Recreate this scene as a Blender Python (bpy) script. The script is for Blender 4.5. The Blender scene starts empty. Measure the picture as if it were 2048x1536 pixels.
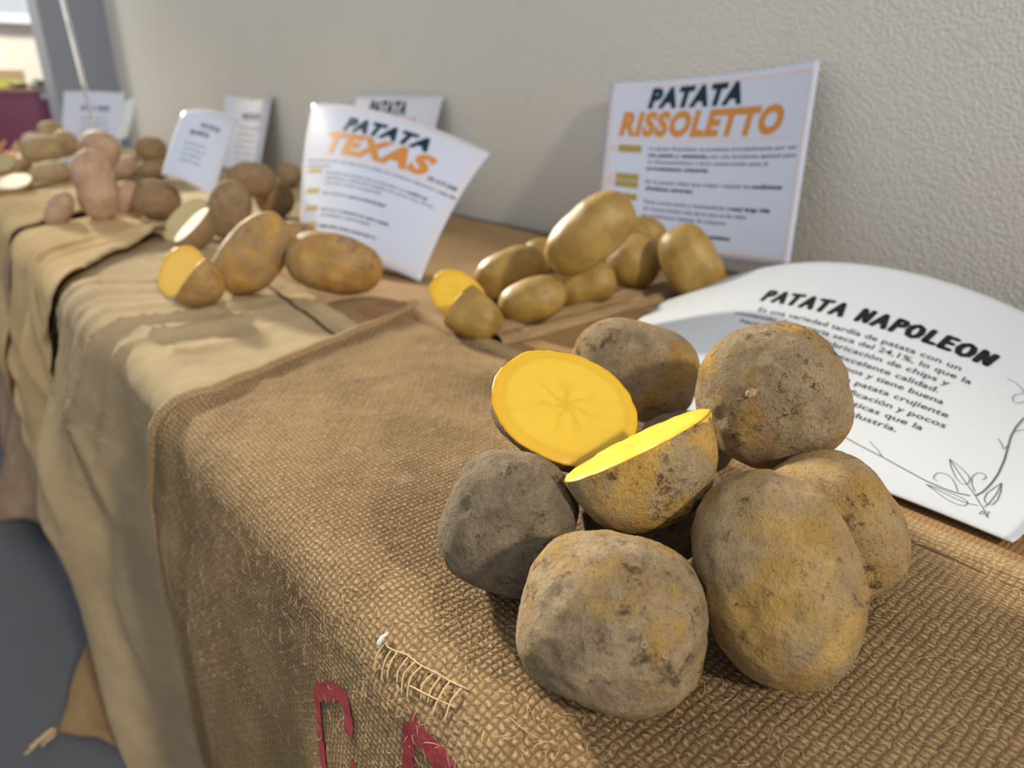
import bpy, bmesh, math, random
import numpy as np
from mathutils import Vector, Quaternion, Matrix

scene = bpy.context.scene
COL = scene.collection
PI = math.pi

# ------------------------------------------------------------------ camera, sky, sun, lamp, added fill light, exposure
PITCH, YAW = math.radians(22.04), math.radians(39.3)
cam_data = bpy.data.cameras.new('camera')
cam_data.sensor_fit = 'HORIZONTAL'
cam_data.sensor_width = 9.8
cam_data.lens = 9.8 * 1420 / 2048
cam_data.clip_start = 0.01
cam_data.clip_end = 60
cam_data.dof.use_dof = True
cam_data.dof.focus_distance = 0.345
cam_data.dof.aperture_fstop = 1.9
cam = bpy.data.objects.new('camera', cam_data)
COL.objects.link(cam)
cam.location = (0, 0, 0.25)
fwd = Vector((-math.cos(YAW) * math.cos(PITCH), math.sin(YAW) * math.cos(PITCH), -math.sin(PITCH)))
cam.rotation_euler = fwd.to_track_quat('-Z', 'Y').to_euler()
scene.camera = cam

world = bpy.data.worlds.new('overcast_daylight')
scene.world = world
world.use_nodes = True
bg = world.node_tree.nodes['Background']
bg.inputs['Color'].default_value = (0.86, 0.92, 1.0, 1)
bg.inputs['Strength'].default_value = 0.68

sun_data = bpy.data.lights.new('low_sun', 'SUN')
sun_data.energy = 12.0
sun_data.angle = math.radians(5.0)
sun_data.color = (1.0, 0.92, 0.74)
sun = bpy.data.objects.new('low_sun', sun_data)
COL.objects.link(sun)
sun.location = (-6, 0.4, 4)
sun.rotation_euler = Vector((1.0, 0.0, -0.41)).to_track_quat('-Z', 'Y').to_euler()

lamp_data = bpy.data.lights.new('hall_lamp', 'AREA')
lamp_data.shape = 'DISK'
lamp_data.size = 0.35
lamp_data.energy = 185
lamp_data.color = (1.0, 0.90, 0.74)
lamp = bpy.data.objects.new('hall_lamp', lamp_data)
COL.objects.link(lamp)
lamp.location = (4.0, 0.10, 2.75)
lamp.rotation_euler = (Vector((-0.4, 0.35, 0)) - Vector(lamp.location)).to_track_quat('-Z', 'Y').to_euler()

far_data = bpy.data.lights.new('far_fill_light', 'AREA')  # added light without a visible source, brightens the far wall
far_data.shape = 'DISK'
far_data.size = 0.8
far_data.energy = 210
far_data.color = (1.0, 0.95, 0.85)
far = bpy.data.objects.new('far_fill_light', far_data)
COL.objects.link(far)
far.location = (-5.6, -0.6, 2.9)
far.rotation_euler = Vector((-1.0, 0.45, -0.75)).to_track_quat('-Z', 'Y').to_euler()

scene.view_settings.view_transform = 'Standard'
scene.view_settings.look = 'None'
scene.view_settings.gamma = 1
scene.view_settings.use_curve_mapping = False
scene.view_settings.exposure = 0.0


# ------------------------------------------------------------------ helpers
def link_mesh(name, mesh, mat=None, parent=None, smooth=True):
    o = bpy.data.objects.new(name, mesh)
    COL.objects.link(o)
    if mat is not None:
        mesh.materials.append(mat)
    if smooth:
        mesh.polygons.foreach_set('use_smooth', [True] * len(mesh.polygons))
    if parent is not None:
        o.parent = parent
    return o


def from_arrays(name, verts, faces, uv=None):
    me = bpy.data.meshes.new(name)
    me.from_pydata([tuple(v) for v in verts], [], [tuple(f) for f in faces])
    if uv is not None:
        lay = me.uv_layers.new(name='UVMap')
        idx = np.empty(len(me.loops), dtype=np.int32)
        me.loops.foreach_get('vertex_index', idx)
        lay.data.foreach_set('uv', np.asarray(uv, dtype=np.float32)[idx].ravel())
    me.update()
    return me


def tag(o, label=None, cat=None, group=None, kind=None):
    if label: o['label'] = label
    if cat: o['category'] = cat
    if group: o['group'] = group
    if kind: o['kind'] = kind
    return o


def empty(name, loc=(0, 0, 0), rot=None):
    o = bpy.data.objects.new(name, None)
    o.empty_display_size = 0.02
    COL.objects.link(o)
    o.location = loc
    if rot is not None:
        o.rotation_mode = 'QUATERNION'
        o.rotation_quaternion = rot
    return o


def box_mesh(name, lo, hi, bevel=0.0):
    bm = bmesh.new()
    bmesh.ops.create_cube(bm, size=1)
    for v in bm.verts:
        v.co = Vector([(lo[i] + hi[i]) / 2 + v.co[i] * (hi[i] - lo[i]) for i in range(3)])
    if bevel > 0:
        bmesh.ops.bevel(bm, geom=bm.edges[:], offset=bevel, segments=2, affect='EDGES', profile=0.7)
    me = bpy.data.meshes.new(name)
    bm.to_mesh(me)
    bm.free()
    return me


def box(name, lo, hi, mat, parent=None, bevel=0.0):
    return link_mesh(name, box_mesh(name, lo, hi, bevel), mat, parent, smooth=False)


def tube_arrays(path, rad, n=6, base=0):
    path = [Vector(p) for p in path]
    vs, fs = [], []
    m = len(path)
    for i, p in enumerate(path):
        t = (path[min(i + 1, m - 1)] - path[max(i - 1, 0)]).normalized()
        a = t.orthogonal().normalized() if i == 0 else (prev - t * prev.dot(t)).normalized()
        prev = a
        b = t.cross(a)
        r = rad[i] if hasattr(rad, '__len__') else rad
        for k in range(n):
            th = 2 * PI * k / n
            vs.append(p + a * (r * math.cos(th)) + b * (r * math.sin(th)))
    for i in range(m - 1):
        for k in range(n):
            fs.append((base + i * n + k, base + i * n + (k + 1) % n, base + (i + 1) * n + (k + 1) % n, base + (i + 1) * n + k))
    fs.append(tuple(base + k for k in range(n))[::-1])
    fs.append(tuple(base + (m - 1) * n + k for k in range(n)))
    return vs, fs


def tube(name, path, rad, mat, parent=None, n=8):
    v, f = tube_arrays(path, rad, n)
    return link_mesh(name, from_arrays(name, v, f), mat, parent)


# smooth value noise on arrays
def _hash(ix, iy, iz, seed):
    h = (ix * 374761393 + iy * 668265263 + iz * 2147483647 + seed * 974634777) & 0xFFFFFFFF
    h = ((h ^ (h >> 13)) * 1274126177) & 0xFFFFFFFF
    h = h ^ (h >> 16)
    return (h & 0xFFFF) / 32767.5 - 1.0


def vnoise(x, y, z=None, seed=0):
    x = np.asarray(x, float); y = np.asarray(y, float)
    z = np.zeros_like(x) if z is None else np.asarray(z, float)
    ix, iy, iz = np.floor(x).astype(np.int64), np.floor(y).astype(np.int64), np.floor(z).astype(np.int64)
    fx, fy, fz = x - ix, y - iy, z - iz
    fx, fy, fz = [t * t * t * (t * (t * 6 - 15) + 10) for t in (fx, fy, fz)]
    out = 0
    for dx in (0, 1):
        wx = fx if dx else 1 - fx
        for dy in (0, 1):
            wy = fy if dy else 1 - fy
            for dz in (0, 1):
                wz = fz if dz else 1 - fz
                out = out + wx * wy * wz * _hash(ix + dx, iy + dy, iz + dz, seed)
    return out


def sstep(a, b, x):
    t = np.clip((np.asarray(x, float) - a) / (b - a), 0, 1)
    return t * t * (3 - 2 * t)


# ------------------------------------------------------------------ materials
class NT:
    def __init__(self, name):
        self.m = bpy.data.materials.new(name)
        self.m.use_nodes = True
        self.t = self.m.node_tree
        self.b = self.t.nodes['Principled BSDF']

    def n(self, typ, **kw):
        nd = self.t.nodes.new(typ)
        for k, v in kw.items():
            if k in ('operation', 'blend_type', 'data_type', 'interpolation', 'noise_dimensions', 'feature', 'wave_type', 'bands_direction', 'use_clamp', 'clamp', 'mode'):
                setattr(nd, k, v)
        return nd

    def l(self, a, b):
        self.t.links.new(a, b)

    def val(self, sock, v):
        if hasattr(v, 'is_output'):
            self.l(v, sock)
        else:
            sock.default_value = v

    def math(self, op, a, b=None, c=None, clamp=False):
        nd = self.n('ShaderNodeMath', operation=op)
        nd.use_clamp = clamp
        self.val(nd.inputs[0], a)
        if b is not None: self.val(nd.inputs[1], b)
        if c is not None: self.val(nd.inputs[2], c)
        return nd.outputs[0]

    def noise(self, vec, scale, detail=3, rough=0.55, dist=0.0):
        nd = self.n('ShaderNodeTexNoise')
        self.l(vec, nd.inputs['Vector'])
        nd.inputs['Scale'].default_value = scale
        nd.inputs['Detail'].default_value = detail
        nd.inputs['Roughness'].default_value = rough
        nd.inputs['Distortion'].default_value = dist
        return nd.outputs['Fac']

    def ramp(self, fac, a, b):
        nd = self.n('ShaderNodeMapRange')
        nd.interpolation_type = 'SMOOTHSTEP'
        self.l(fac, nd.inputs['Value'])
        nd.inputs['From Min'].default_value = a
        nd.inputs['From Max'].default_value = b
        return nd.outputs['Result']

    def mix(self, fac, a, b, blend='MIX'):
        nd = self.n('ShaderNodeMix', data_type='RGBA', blend_type=blend)
        self.val(nd.inputs[0], fac)
        self.val(nd.inputs[6], a if hasattr(a, 'is_output') else (*a, 1))
        self.val(nd.inputs[7], b if hasattr(b, 'is_output') else (*b, 1))
        return nd.outputs[2]

    def bump(self, h, strength, dist, normal=None):
        nd = self.n('ShaderNodeBump')
        nd.inputs['Strength'].default_value = strength
        nd.inputs['Distance'].default_value = dist
        self.l(h, nd.inputs['Height'])
        if normal is not None: self.l(normal, nd.inputs['Normal'])
        return nd.outputs['Normal']

    def objvec(self, jitter=True):
        tc = self.n('ShaderNodeTexCoord')
        if not jitter:
            return tc.outputs['Object']
        oi = self.n('ShaderNodeObjectInfo')
        add = self.n('ShaderNodeVectorMath', operation='ADD')
        k = self.math('MULTIPLY', oi.outputs['Random'], 37.0)
        self.l(tc.outputs['Object'], add.inputs[0])
        self.l(k, add.inputs[1])
        return add.outputs[0]

    def out(self, color=None, rough=None, normal=None, spec=None, **kw):
        if color is not None:
            self.val(self.b.inputs['Base Color'], color if hasattr(color, 'is_output') else (*color, 1))
        if rough is not None: self.val(self.b.inputs['Roughness'], rough)
        if normal is not None: self.l(normal, self.b.inputs['Normal'])
        if spec is not None: self.b.inputs['Specular IOR Level'].default_value = spec
        for k, v in kw.items():
            self.b.inputs[k.replace('_', ' ')].default_value = v
        return self.m


def plain(name, color, rough=0.6, spec=0.4, var=0.06, scale=18, **kw):
    t = NT(name)
    v = t.objvec(False)
    f = t.noise(v, scale, 4)
    c = t.mix(f, tuple(x * (1 - var) for x in color), tuple(min(1, x * (1 + var)) for x in color))
    return t.out(c, rough, None, spec, **kw)


def skin_material(name, bare, dust, dark, dust_lo, dust_hi, rough=0.75, spec=0.3, grit=0.6, speck=0.68, eye=None):
    t = NT(name)
    v = t.objvec()
    big = t.noise(v, 22, 5, 0.62, 0.4)
    mid = t.noise(v, 75, 6, 0.68, 0.3)
    fine = t.noise(v, 420, 5, 0.7)
    f = t.math('ADD', t.math('MULTIPLY', big, 0.62), t.math('MULTIPLY', mid, 0.38))
    dusty = t.ramp(f, dust_lo, dust_hi)
    tone = t.noise(v, 38, 3, 0.5)
    bare2 = t.mix(t.ramp(tone, 0.35, 0.65), bare, tuple(c * k for c, k in zip(bare, (0.72, 0.66, 0.55))))
    dust2 = t.mix(t.ramp(mid, 0.3, 0.7), tuple(c * 0.66 for c in dust), tuple(c * 1.2 for c in dust))
    c = t.mix(dusty, bare2, dust2)
    sp = t.noise(v, 130, 4, 0.75)
    sp2 = t.noise(v, 30, 2, 0.5)
    spk = t.ramp(t.math('ADD', t.math('MULTIPLY', sp, 0.7), t.math('MULTIPLY', sp2, 0.3)), speck - 0.09, speck + 0.03)
    c = t.mix(t.math('MULTIPLY', spk, 0.85), c, dark)
    c = t.mix(t.math('MULTIPLY', t.ramp(fine, 0.5, 0.78), 0.3), c, tuple(min(1, x * 1.5) for x in dust))
    c = t.mix(t.math('MULTIPLY', t.ramp(fine, 0.48, 0.25), 0.45), c, dark)
    h1 = t.math('MULTIPLY', t.math('SUBTRACT', mid, t.math('MULTIPLY', spk, 0.25)), 1.0)
    med = t.noise(v, 190, 4, 0.75)
    n1 = t.bump(h1, 0.45 * grit + 0.08, 0.004)
    n1 = t.bump(med, 0.85 * grit, 0.0032, n1)
    n2 = t.bump(fine, grit, 0.0019, n1)
    return t.out(c, rough, n2, spec)


def flesh_material(name, core, rim, streak, star=True, gloss=0.32):
    t = NT(name)
    tc = t.n('ShaderNodeTexCoord')
    sub = t.n('ShaderNodeVectorMath', operation='SUBTRACT')
    t.l(tc.outputs['UV'], sub.inputs[0])
    sub.inputs[1].default_value = (0.5, 0.5, 0.0)
    sep = t.n('ShaderNodeSeparateXYZ')
    t.l(sub.outputs[0], sep.inputs[0])
    nz = t.noise(tc.outputs['UV'], 4.5, 4, 0.6)
    nz2 = t.noise(tc.outputs['UV'], 60, 4, 0.7)
    r = t.math('MULTIPLY', t.math('SQRT', t.math('ADD', t.math('MULTIPLY', sep.outputs[0], sep.outputs[0]), t.math('MULTIPLY', sep.outputs[1], sep.outputs[1]))), 2.0)
    ang = t.math('ARCTAN2', sep.outputs[1], sep.outputs[0])
    wob = t.math('ADD', t.math('MULTIPLY', ang, 3.5), t.math('MULTIPLY', nz, 5.0))
    ray = t.math('POWER', t.math('ABSOLUTE', t.math('SINE', wob)), 9.0)
    fall = t.math('MULTIPLY', t.ramp(r, 0.62, 0.1), ray)
    centre = t.ramp(r, 0.2, 0.02)
    st = t.math('MAXIMUM', t.math('MULTIPLY', fall, 0.55), t.math('MULTIPLY', centre, 0.5))
    c = t.mix(t.ramp(r, 0.80, 0.99), core, rim)
    ring = t.math('MULTIPLY', t.math('SUBTRACT', t.ramp(r, 0.76, 0.83), t.ramp(r, 0.85, 0.92)), 0.35)
    c = t.mix(ring, c, streak)
    if star:
        c = t.mix(st, c, streak)
    c = t.mix(t.math('MULTIPLY', t.ramp(nz2, 0.6, 0.8), 0.25), c, tuple(min(1, x * 1.15) for x in core))
    spk = t.ramp(t.noise(tc.outputs['UV'], 34, 5, 0.8), 0.70, 0.76)
    c = t.mix(t.math('MULTIPLY', spk, 0.5), c, tuple(x * 0.45 for x in streak))
    nb = t.bump(nz2, 0.35, 0.0008)
    return t.out(c, gloss, nb, 0.5, Subsurface_Weight=0.12, Subsurface_Scale=0.004)


def jute_material(name, base, stain, pale, pitch=0.0045, weave=0.8, stain_amt=0.5, scale=1.0, soil_shade=(0.06, 0.035, 0.02), soil_amt=0.0):
    t = NT(name)
    tc = t.n('ShaderNodeTexCoord')
    uv = tc.outputs['UV']
    # threads wander a little
    wn = t.n('ShaderNodeTexNoise')
    t.l(uv, wn.inputs['Vector'])
    wn.inputs['Scale'].default_value = 90
    wn.inputs['Detail'].default_value = 5
    wn.inputs['Roughness'].default_value = 0.65
    off = t.n('ShaderNodeVectorMath', operation='MULTIPLY_ADD')
    t.l(wn.outputs['Color'], off.inputs[0])
    off.inputs[1].default_value = (pitch * 1.45, pitch * 1.45, 0)
    t.l(uv, off.inputs[2])
    sep = t.n('ShaderNodeSeparateXYZ')
    t.l(off.outputs[0], sep.inputs[0])
    U = t.math('DIVIDE', sep.outputs[0], pitch)
    V = t.math('DIVIDE', sep.outputs[1], pitch * 0.82)
    a = t.math('ABSOLUTE', t.math('SINE', t.math('MULTIPLY', U, PI)))
    b = t.math('ABSOLUTE', t.math('SINE', t.math('MULTIPLY', V, PI)))
    par = t.math('MODULO', t.math('ABSOLUTE', t.math('ADD', t.math('FLOOR', U), t.math('FLOOR', V))), 2.0)
    over = t.math('MULTIPLY', t.math('POWER', a, 0.6), t.math('POWER', b, 1.3))
    under = t.math('MULTIPLY', t.math('POWER', a, 1.3), t.math('POWER', b, 0.6))
    hw = t.math('ADD', t.math('MULTIPLY', over, par), t.math('MULTIPLY', t.math('MULTIPLY', under, 0.45), t.math('SUBTRACT', 1.0, par)))
    fib = t.noise(uv, 1500, 4, 0.75, 1.0)
    fib2 = t.noise(uv, 420, 5, 0.7, 0.8)
    big = t.noise(uv, 7 * scale, 5, 0.6, 0.5)
    mid = t.noise(uv, 34 * scale, 5, 0.65)
    c = t.mix(t.math('MULTIPLY', t.ramp(big, 0.36, 0.66), stain_amt), base, stain)
    c = t.mix(t.math('MULTIPLY', t.ramp(mid, 0.5, 0.8), 0.45), c, pale)
    c = t.mix(t.math('MULTIPLY', t.ramp(mid, 0.46, 0.25), 0.4 * stain_amt + 0.1), c, stain)
    c = t.mix(t.math('MULTIPLY', t.ramp(fib2, 0.45, 0.75), 0.4), c, pale)
    c = t.mix(t.math('MULTIPLY', t.ramp(fib, 0.5, 0.2), 0.45), c, stain)
    c = t.mix(t.math('MULTIPLY', t.ramp(hw, 0.30, 0.05), 0.55 * weave), c, soil_shade)  # gaps between threads darkened, shade painted into the weave colour
    c = t.mix(t.math('MULTIPLY', t.ramp(hw, 0.5, 0.95), 0.6 * weave), c, pale)  # raised thread tops lightened, painted highlights
    if soil_amt > 0:
        sp = t.noise(uv, 55, 4, 0.8)
        c = t.mix(t.math('MULTIPLY', t.ramp(sp, 0.62, 0.72), soil_amt), c, soil_shade)
    n0 = t.bump(mid, 0.35, 0.004)
    n1 = t.bump(hw, weave, pitch * 0.42, n0)
    n2 = t.bump(fib2, 0.55, 0.0016, n1)
    return t.out(c, 0.95, n2, 0.12)


M = {}
M['nap_skin'] = skin_material('dusty_potato_skin', (0.50, 0.32, 0.11), (0.345, 0.255, 0.155), (0.06, 0.04, 0.026), 0.40, 0.52, 0.9, 0.12, 1.0, 0.635)
M['nap_grey_skin'] = skin_material('grey_dusty_potato_skin', (0.34, 0.24, 0.125), (0.25, 0.195, 0.13), (0.05, 0.036, 0.026), 0.30, 0.48, 0.9, 0.12, 1.0, 0.635)
M['nap_yellow_skin'] = skin_material('yellow_dusty_potato_skin', (0.56, 0.365, 0.125), (0.345, 0.25, 0.145), (0.07, 0.045, 0.026), 0.38, 0.60, 0.85, 0.15, 0.9, 0.64)
M['nap_half_skin'] = skin_material('half_bare_potato_skin', (0.64, 0.40, 0.11), (0.38, 0.28, 0.16), (0.05, 0.036, 0.028), 0.46, 0.60, 0.85, 0.15, 0.9, 0.615)
M['ris_skin'] = skin_material('golden_potato_skin', (0.36, 0.225, 0.052), (0.30, 0.19, 0.062), (0.13, 0.085, 0.03), 0.50, 0.70, 0.42, 0.45, 0.16, 0.72)
M['tex_skin'] = skin_material('russet_potato_skin', (0.44, 0.255, 0.065), (0.29, 0.19, 0.095), (0.10, 0.075, 0.055), 0.42, 0.60, 0.6, 0.35, 0.3, 0.63)
M['agr_skin'] = skin_material('earthy_potato_skin', (0.33, 0.22, 0.12), (0.27, 0.185, 0.11), (0.10, 0.065, 0.04), 0.35, 0.6, 0.85, 0.2, 0.45, 0.70)
M['pnk_skin'] = skin_material('pinkish_potato_skin', (0.50, 0.335, 0.235), (0.42, 0.29, 0.20), (0.16, 0.10, 0.075), 0.40, 0.62, 0.7, 0.3, 0.25, 0.70)
M['far_skin'] = skin_material('tan_potato_skin', (0.47, 0.34, 0.19), (0.38, 0.28, 0.17), (0.15, 0.10, 0.06), 0.40, 0.62, 0.75, 0.25, 0.3, 0.71)
M['yellow_flesh'] = flesh_material('yellow_potato_flesh', (0.76, 0.50, 0.040), (0.74, 0.42, 0.015), (0.58, 0.33, 0.008))
M['golden_flesh'] = flesh_material('golden_potato_flesh', (0.70, 0.45, 0.085), (0.68, 0.39, 0.04), (0.56, 0.32, 0.04), False)
M['pale_flesh'] = flesh_material('pale_potato_flesh', (0.46, 0.39, 0.215), (0.42, 0.33, 0.16), (0.62, 0.48, 0.2), False, 0.6)
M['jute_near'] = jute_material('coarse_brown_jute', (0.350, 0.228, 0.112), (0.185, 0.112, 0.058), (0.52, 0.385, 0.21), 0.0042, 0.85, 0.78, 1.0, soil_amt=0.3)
M['jute_fine'] = jute_material('fine_brown_jute', (0.36, 0.21, 0.09), (0.21, 0.115, 0.055), (0.46, 0.30, 0.13), 0.0032, 0.7, 0.5)
M['jute_pale'] = jute_material('pale_worn_jute', (0.44, 0.335, 0.195), (0.31, 0.21, 0.12), (0.58, 0.46, 0.29), 0.003, 0.35, 0.5)
M['jute_sand'] = jute_material('sandy_worn_jute', (0.56, 0.40, 0.20), (0.40, 0.25, 0.115), (0.66, 0.52, 0.30), 0.003, 0.3, 0.5)
M['jute_red'] = jute_material('reddish_brown_jute', (0.34, 0.22, 0.11), (0.22, 0.125, 0.065), (0.42, 0.29, 0.15), 0.0035, 0.5, 0.55)
M['jute_drab'] = jute_material('drab_stained_jute', (0.40, 0.29, 0.19), (0.24, 0.12, 0.07), (0.50, 0.38, 0.26), 0.0035, 0.4, 0.7)
M['seam_shade'] = plain('seam_thread_shade', (0.10, 0.062, 0.033), 0.9, 0.1, 0.3, 400)  # seam thread coloured dark to paint the shade of the hem groove
M['hem'] = jute_material('jute_hem', (0.40, 0.275, 0.145), (0.26, 0.16, 0.08), (0.50, 0.35, 0.18), 0.0035, 0.6, 0.5)
M['hem_pale'] = jute_material('pale_jute_hem', (0.52, 0.385, 0.21), (0.36, 0.24, 0.125), (0.62, 0.49, 0.30), 0.003, 0.4, 0.4)
M['thread'] = plain('jute_thread', (0.58, 0.43, 0.24), 0.9, 0.15)
M['white_tuft'] = plain('white_lint', (0.8, 0.78, 0.74), 0.9, 0.1)
M['red_print'] = None
M['paper'] = plain('laminated_paper', (0.55, 0.59, 0.72), 0.16, 0.5, 0.01, 8, Coat_Weight=0.12, Coat_Roughness=0.25)
M['card'] = plain('matt_white_card', (0.49, 0.515, 0.56), 0.45, 0.4, 0.01, 8)
M['ink'] = plain('black_ink', (0.012, 0.013, 0.016), 0.6, 0.1)
M['teal_ink'] = plain('dark_teal_ink', (0.012, 0.03, 0.045), 0.6, 0.1)
M['grey_ink'] = plain('grey_ink', (0.10, 0.11, 0.17), 0.6, 0.1)
M['thin_ink'] = plain('thin_grey_ink', (0.09, 0.09, 0.10), 0.6, 0.1)
M['orange_ink'] = plain('orange_ink', (0.56, 0.24, 0.06), 0.6, 0.1)
M['peach_ink'] = plain('peach_ink', (0.78, 0.52, 0.34), 0.6, 0.1)
M['gold_ink'] = plain('gold_ink', (0.36, 0.27, 0.07), 0.6, 0.1)
M['rose_ink'] = plain('rose_ink', (0.70, 0.42, 0.36), 0.6, 0.1)

t = NT('faded_red_stencil')
v = t.objvec(False)
f = t.noise(v, 700, 5, 0.75)
t.out(t.mix(t.ramp(f, 0.42, 0.72), (0.31, 0.035, 0.05), (0.26, 0.10, 0.07)), 0.9, t.bump(f, 0.6, 0.0015), 0.1)
M['red_print'] = t.m

t = NT('washed_out_red_stencil')
v = t.objvec(False)
f = t.noise(v, 500, 5, 0.75)
t.out(t.mix(t.ramp(f, 0.35, 0.6), (0.30, 0.11, 0.08), (0.29, 0.16, 0.085)), 0.9, t.bump(f, 0.6, 0.0015), 0.1)
M['faded_red'] = t.m

t = NT('rough_plaster_wall')
v = t.objvec(False)
f1 = t.noise(v, 250, 2, 0.5, 0.0)
f2 = t.noise(v, 260, 4, 0.6)
f3 = t.noise(v, 2.2, 3, 0.5)
f4 = t.noise(v, 14, 5, 0.65)
c = t.mix(f3, (0.66, 0.635, 0.575), (0.73, 0.705, 0.65))
c = t.mix(t.math('MULTIPLY', t.ramp(f4, 0.58, 0.75), 0.25), c, (0.58, 0.53, 0.45))
t.out(c, 0.85, t.bump(f2, 0.35, 0.002, t.bump(f1, 0.6, 0.004)), 0.25)
M['plaster'] = t.m
M['floor'] = plain('grey_blue_floor_coating', (0.112, 0.116, 0.132), 0.75, 0.2, 0.08, 9)
M['pillar'] = plain('slate_grey_paint', (0.22, 0.245, 0.30), 0.55, 0.4, 0.08, 3)
M['far_wall'] = plain('cream_paint', (0.78, 0.72, 0.60), 0.7, 0.3, 0.04, 2)
M['white_trim'] = plain('white_window_paint', (0.82, 0.83, 0.85), 0.4, 0.4, 0.02)
M['table_wood'] = plain('dark_table_board', (0.10, 0.07, 0.05), 0.6, 0.3, 0.2, 30)
M['navy'] = plain('navy_shade_board', (0.018, 0.024, 0.045), 0.6, 0.3, 0.1)  # dark colour stands in for the shade below the table
M['steel'] = plain('dark_steel_tube', (0.05, 0.055, 0.065), 0.4, 0.5, 0.05)
M['maroon'] = plain('maroon_lacquer', (0.20, 0.032, 0.085), 0.35, 0.5, 0.08, 4)
M['tray_wood'] = plain('tray_wood', (0.42, 0.27, 0.16), 0.6, 0.3, 0.2, 22)
M['leaf'] = plain('dark_leaf', (0.05, 0.12, 0.06), 0.5, 0.4, 0.3, 60)
M['lime'] = plain('lime_green_packet', (0.62, 0.66, 0.16), 0.4, 0.4, 0.1)
M['kraft'] = plain('kraft_card', (0.60, 0.46, 0.30), 0.7, 0.3, 0.1)
M['dark_item'] = plain('dark_stone', (0.06, 0.055, 0.06), 0.5, 0.4, 0.2)
M['sprout'] = plain('pink_sprout', (0.66, 0.27, 0.21), 0.6, 0.3, 0.25, 90)
M['sprout_tan'] = plain('tan_sprout', (0.58, 0.36, 0.18), 0.6, 0.3, 0.25, 90)

t = NT('clear_plastic')
t.out((0.95, 0.97, 1.0), 0.08, None, 0.5, Transmission_Weight=0.92, IOR=1.15)
M['clear'] = t.m
t = NT('milky_plastic')
t.out((0.9, 0.95, 0.96), 0.15, None, 0.5, Transmission_Weight=0.5, IOR=1.1)
M['milky'] = t.m
t = NT('window_glass')
tr = t.n('ShaderNodeBsdfTransparent')
mx = t.n('ShaderNodeMixShader')
mx.inputs[0].default_value = 0.06
t.out((0.9, 0.95, 1.0), 0.02, None, 0.5)
t.l(tr.outputs[0], mx.inputs[1])
t.l(t.b.outputs[0], mx.inputs[2])
t.l(mx.outputs[0], t.t.nodes['Material Output'].inputs['Surface'])
M['glass'] = t.m


# ------------------------------------------------------------------ the setting
def structure(o):
    o['kind'] = 'structure'
    return o


FLOOR = -0.75
structure(box('floor', (-9.0, -4.0, FLOOR - 0.1), (2.6, 4.0, FLOOR), M['floor']))
structure(box('wall_back', (-4.75, 0.967, FLOOR), (2.6, 1.12, 2.3), M['plaster']))
structure(box('pillar', (-4.75, 0.672, FLOOR), (-4.45, 1.3, 2.3), M['pillar'], bevel=0.006))
# far wall with a window opening, unseen upper part shaped to aim the sun
WX = -8.0
wf = bmesh.new()
me = bpy.data.meshes.new('wall_far')
vs, fs = [], []
wy0, wy1, wz0, wz1 = 0.262, 1.205, 0.90, 4.3
hy0, hy1, hz0 = -0.9, 0.20, 2.75          # added unseen opening beside it, cut to let the sun in
for lo, hi in (((WX - .15, -4, FLOOR), (WX, hy0, 4.7)), ((WX - .15, wy1, FLOOR), (WX, 4, 4.7)),
               ((WX - .15, wy0, FLOOR), (WX, wy1, wz0)), ((WX - .15, hy0, wz1), (WX, wy1, 4.7)),
               ((WX - .15, hy0, FLOOR), (WX, hy1, hz0)), ((WX - .15, hy1, FLOOR), (WX, wy0, wz1))):
    b = box_mesh('tmp', lo, hi)
    k = len(vs)
    vs += [tuple(v.co) for v in b.vertices]
    fs += [tuple(k + i for i in p.vertices) for p in b.polygons]
    bpy.data.meshes.remove(b)
wf.free()
structure(link_mesh('wall_far', from_arrays('wall_far', vs, fs), M['far_wall'], smooth=False))
win = empty('window_1', (WX, (wy0 + wy1) / 2, wz0))
structure(win)


def wbox(name, lo, hi, mat):
    c = Vector(win.location)
    return box(name, Vector(lo) - c, Vector(hi) - c, mat, win)


wbox('window_sill', (WX - .05, wy0 - .05, wz0 - .07), (WX + .12, wy1 + .05, wz0), M['white_trim'])
for y in (wy0, wy1 - .06):
    wbox('window_frame', (WX - .10, y, wz0), (WX - .02, y + .06, wz1), M['white_trim'])
for y in (0.62, 0.83):
    wbox('mullion', (WX - .10, y, wz0), (WX - .03, y + .045, wz1), M['white_trim'])
wbox('window_frame', (WX - .10, wy0, wz1 - .06), (WX - .02, wy1, wz1), M['white_trim'])
wbox('pane', (WX - .075, wy0 + .05, wz0), (WX - .068, wy1 - .05, wz1 - .05), M['glass'])

sun_win = structure(empty('added_sun_window', (WX, (hy0 + hy1) / 2, hz0)))
for lo, hi, nm, mt in (((-.10, hy0, hz0), (-.02, hy0 + .05, wz1), 'window_frame', 'white_trim'), ((-.10, hy1 - .05, hz0), (-.02, hy1, wz1), 'window_frame', 'white_trim'),
                       ((-.10, hy0, hz0), (.05, hy1, hz0 + .04), 'window_sill', 'white_trim'), ((-.075, hy0 + .04, hz0), (-.068, hy1 - .04, wz1), 'pane', 'glass')):
    c = Vector(sun_win.location)
    box(nm, Vector((WX + lo[0], lo[1], lo[2])) - c, Vector((WX + hi[0], hi[1], hi[2])) - c, M[mt], sun_win)

# maroon counter beyond the pillar
cx0, cx1 = -6.0, -5.5
ctr = tag(empty('display_counter', (-5.75, 0.4, FLOOR)), 'maroon lacquered counter standing beyond the slate grey pillar', 'counter')


def cbox(name, lo, hi, mat, bevel=0.0):
    c = Vector(ctr.location)
    return box(name, Vector(lo) - c, Vector(hi) - c, mat, ctr, bevel)


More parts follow.
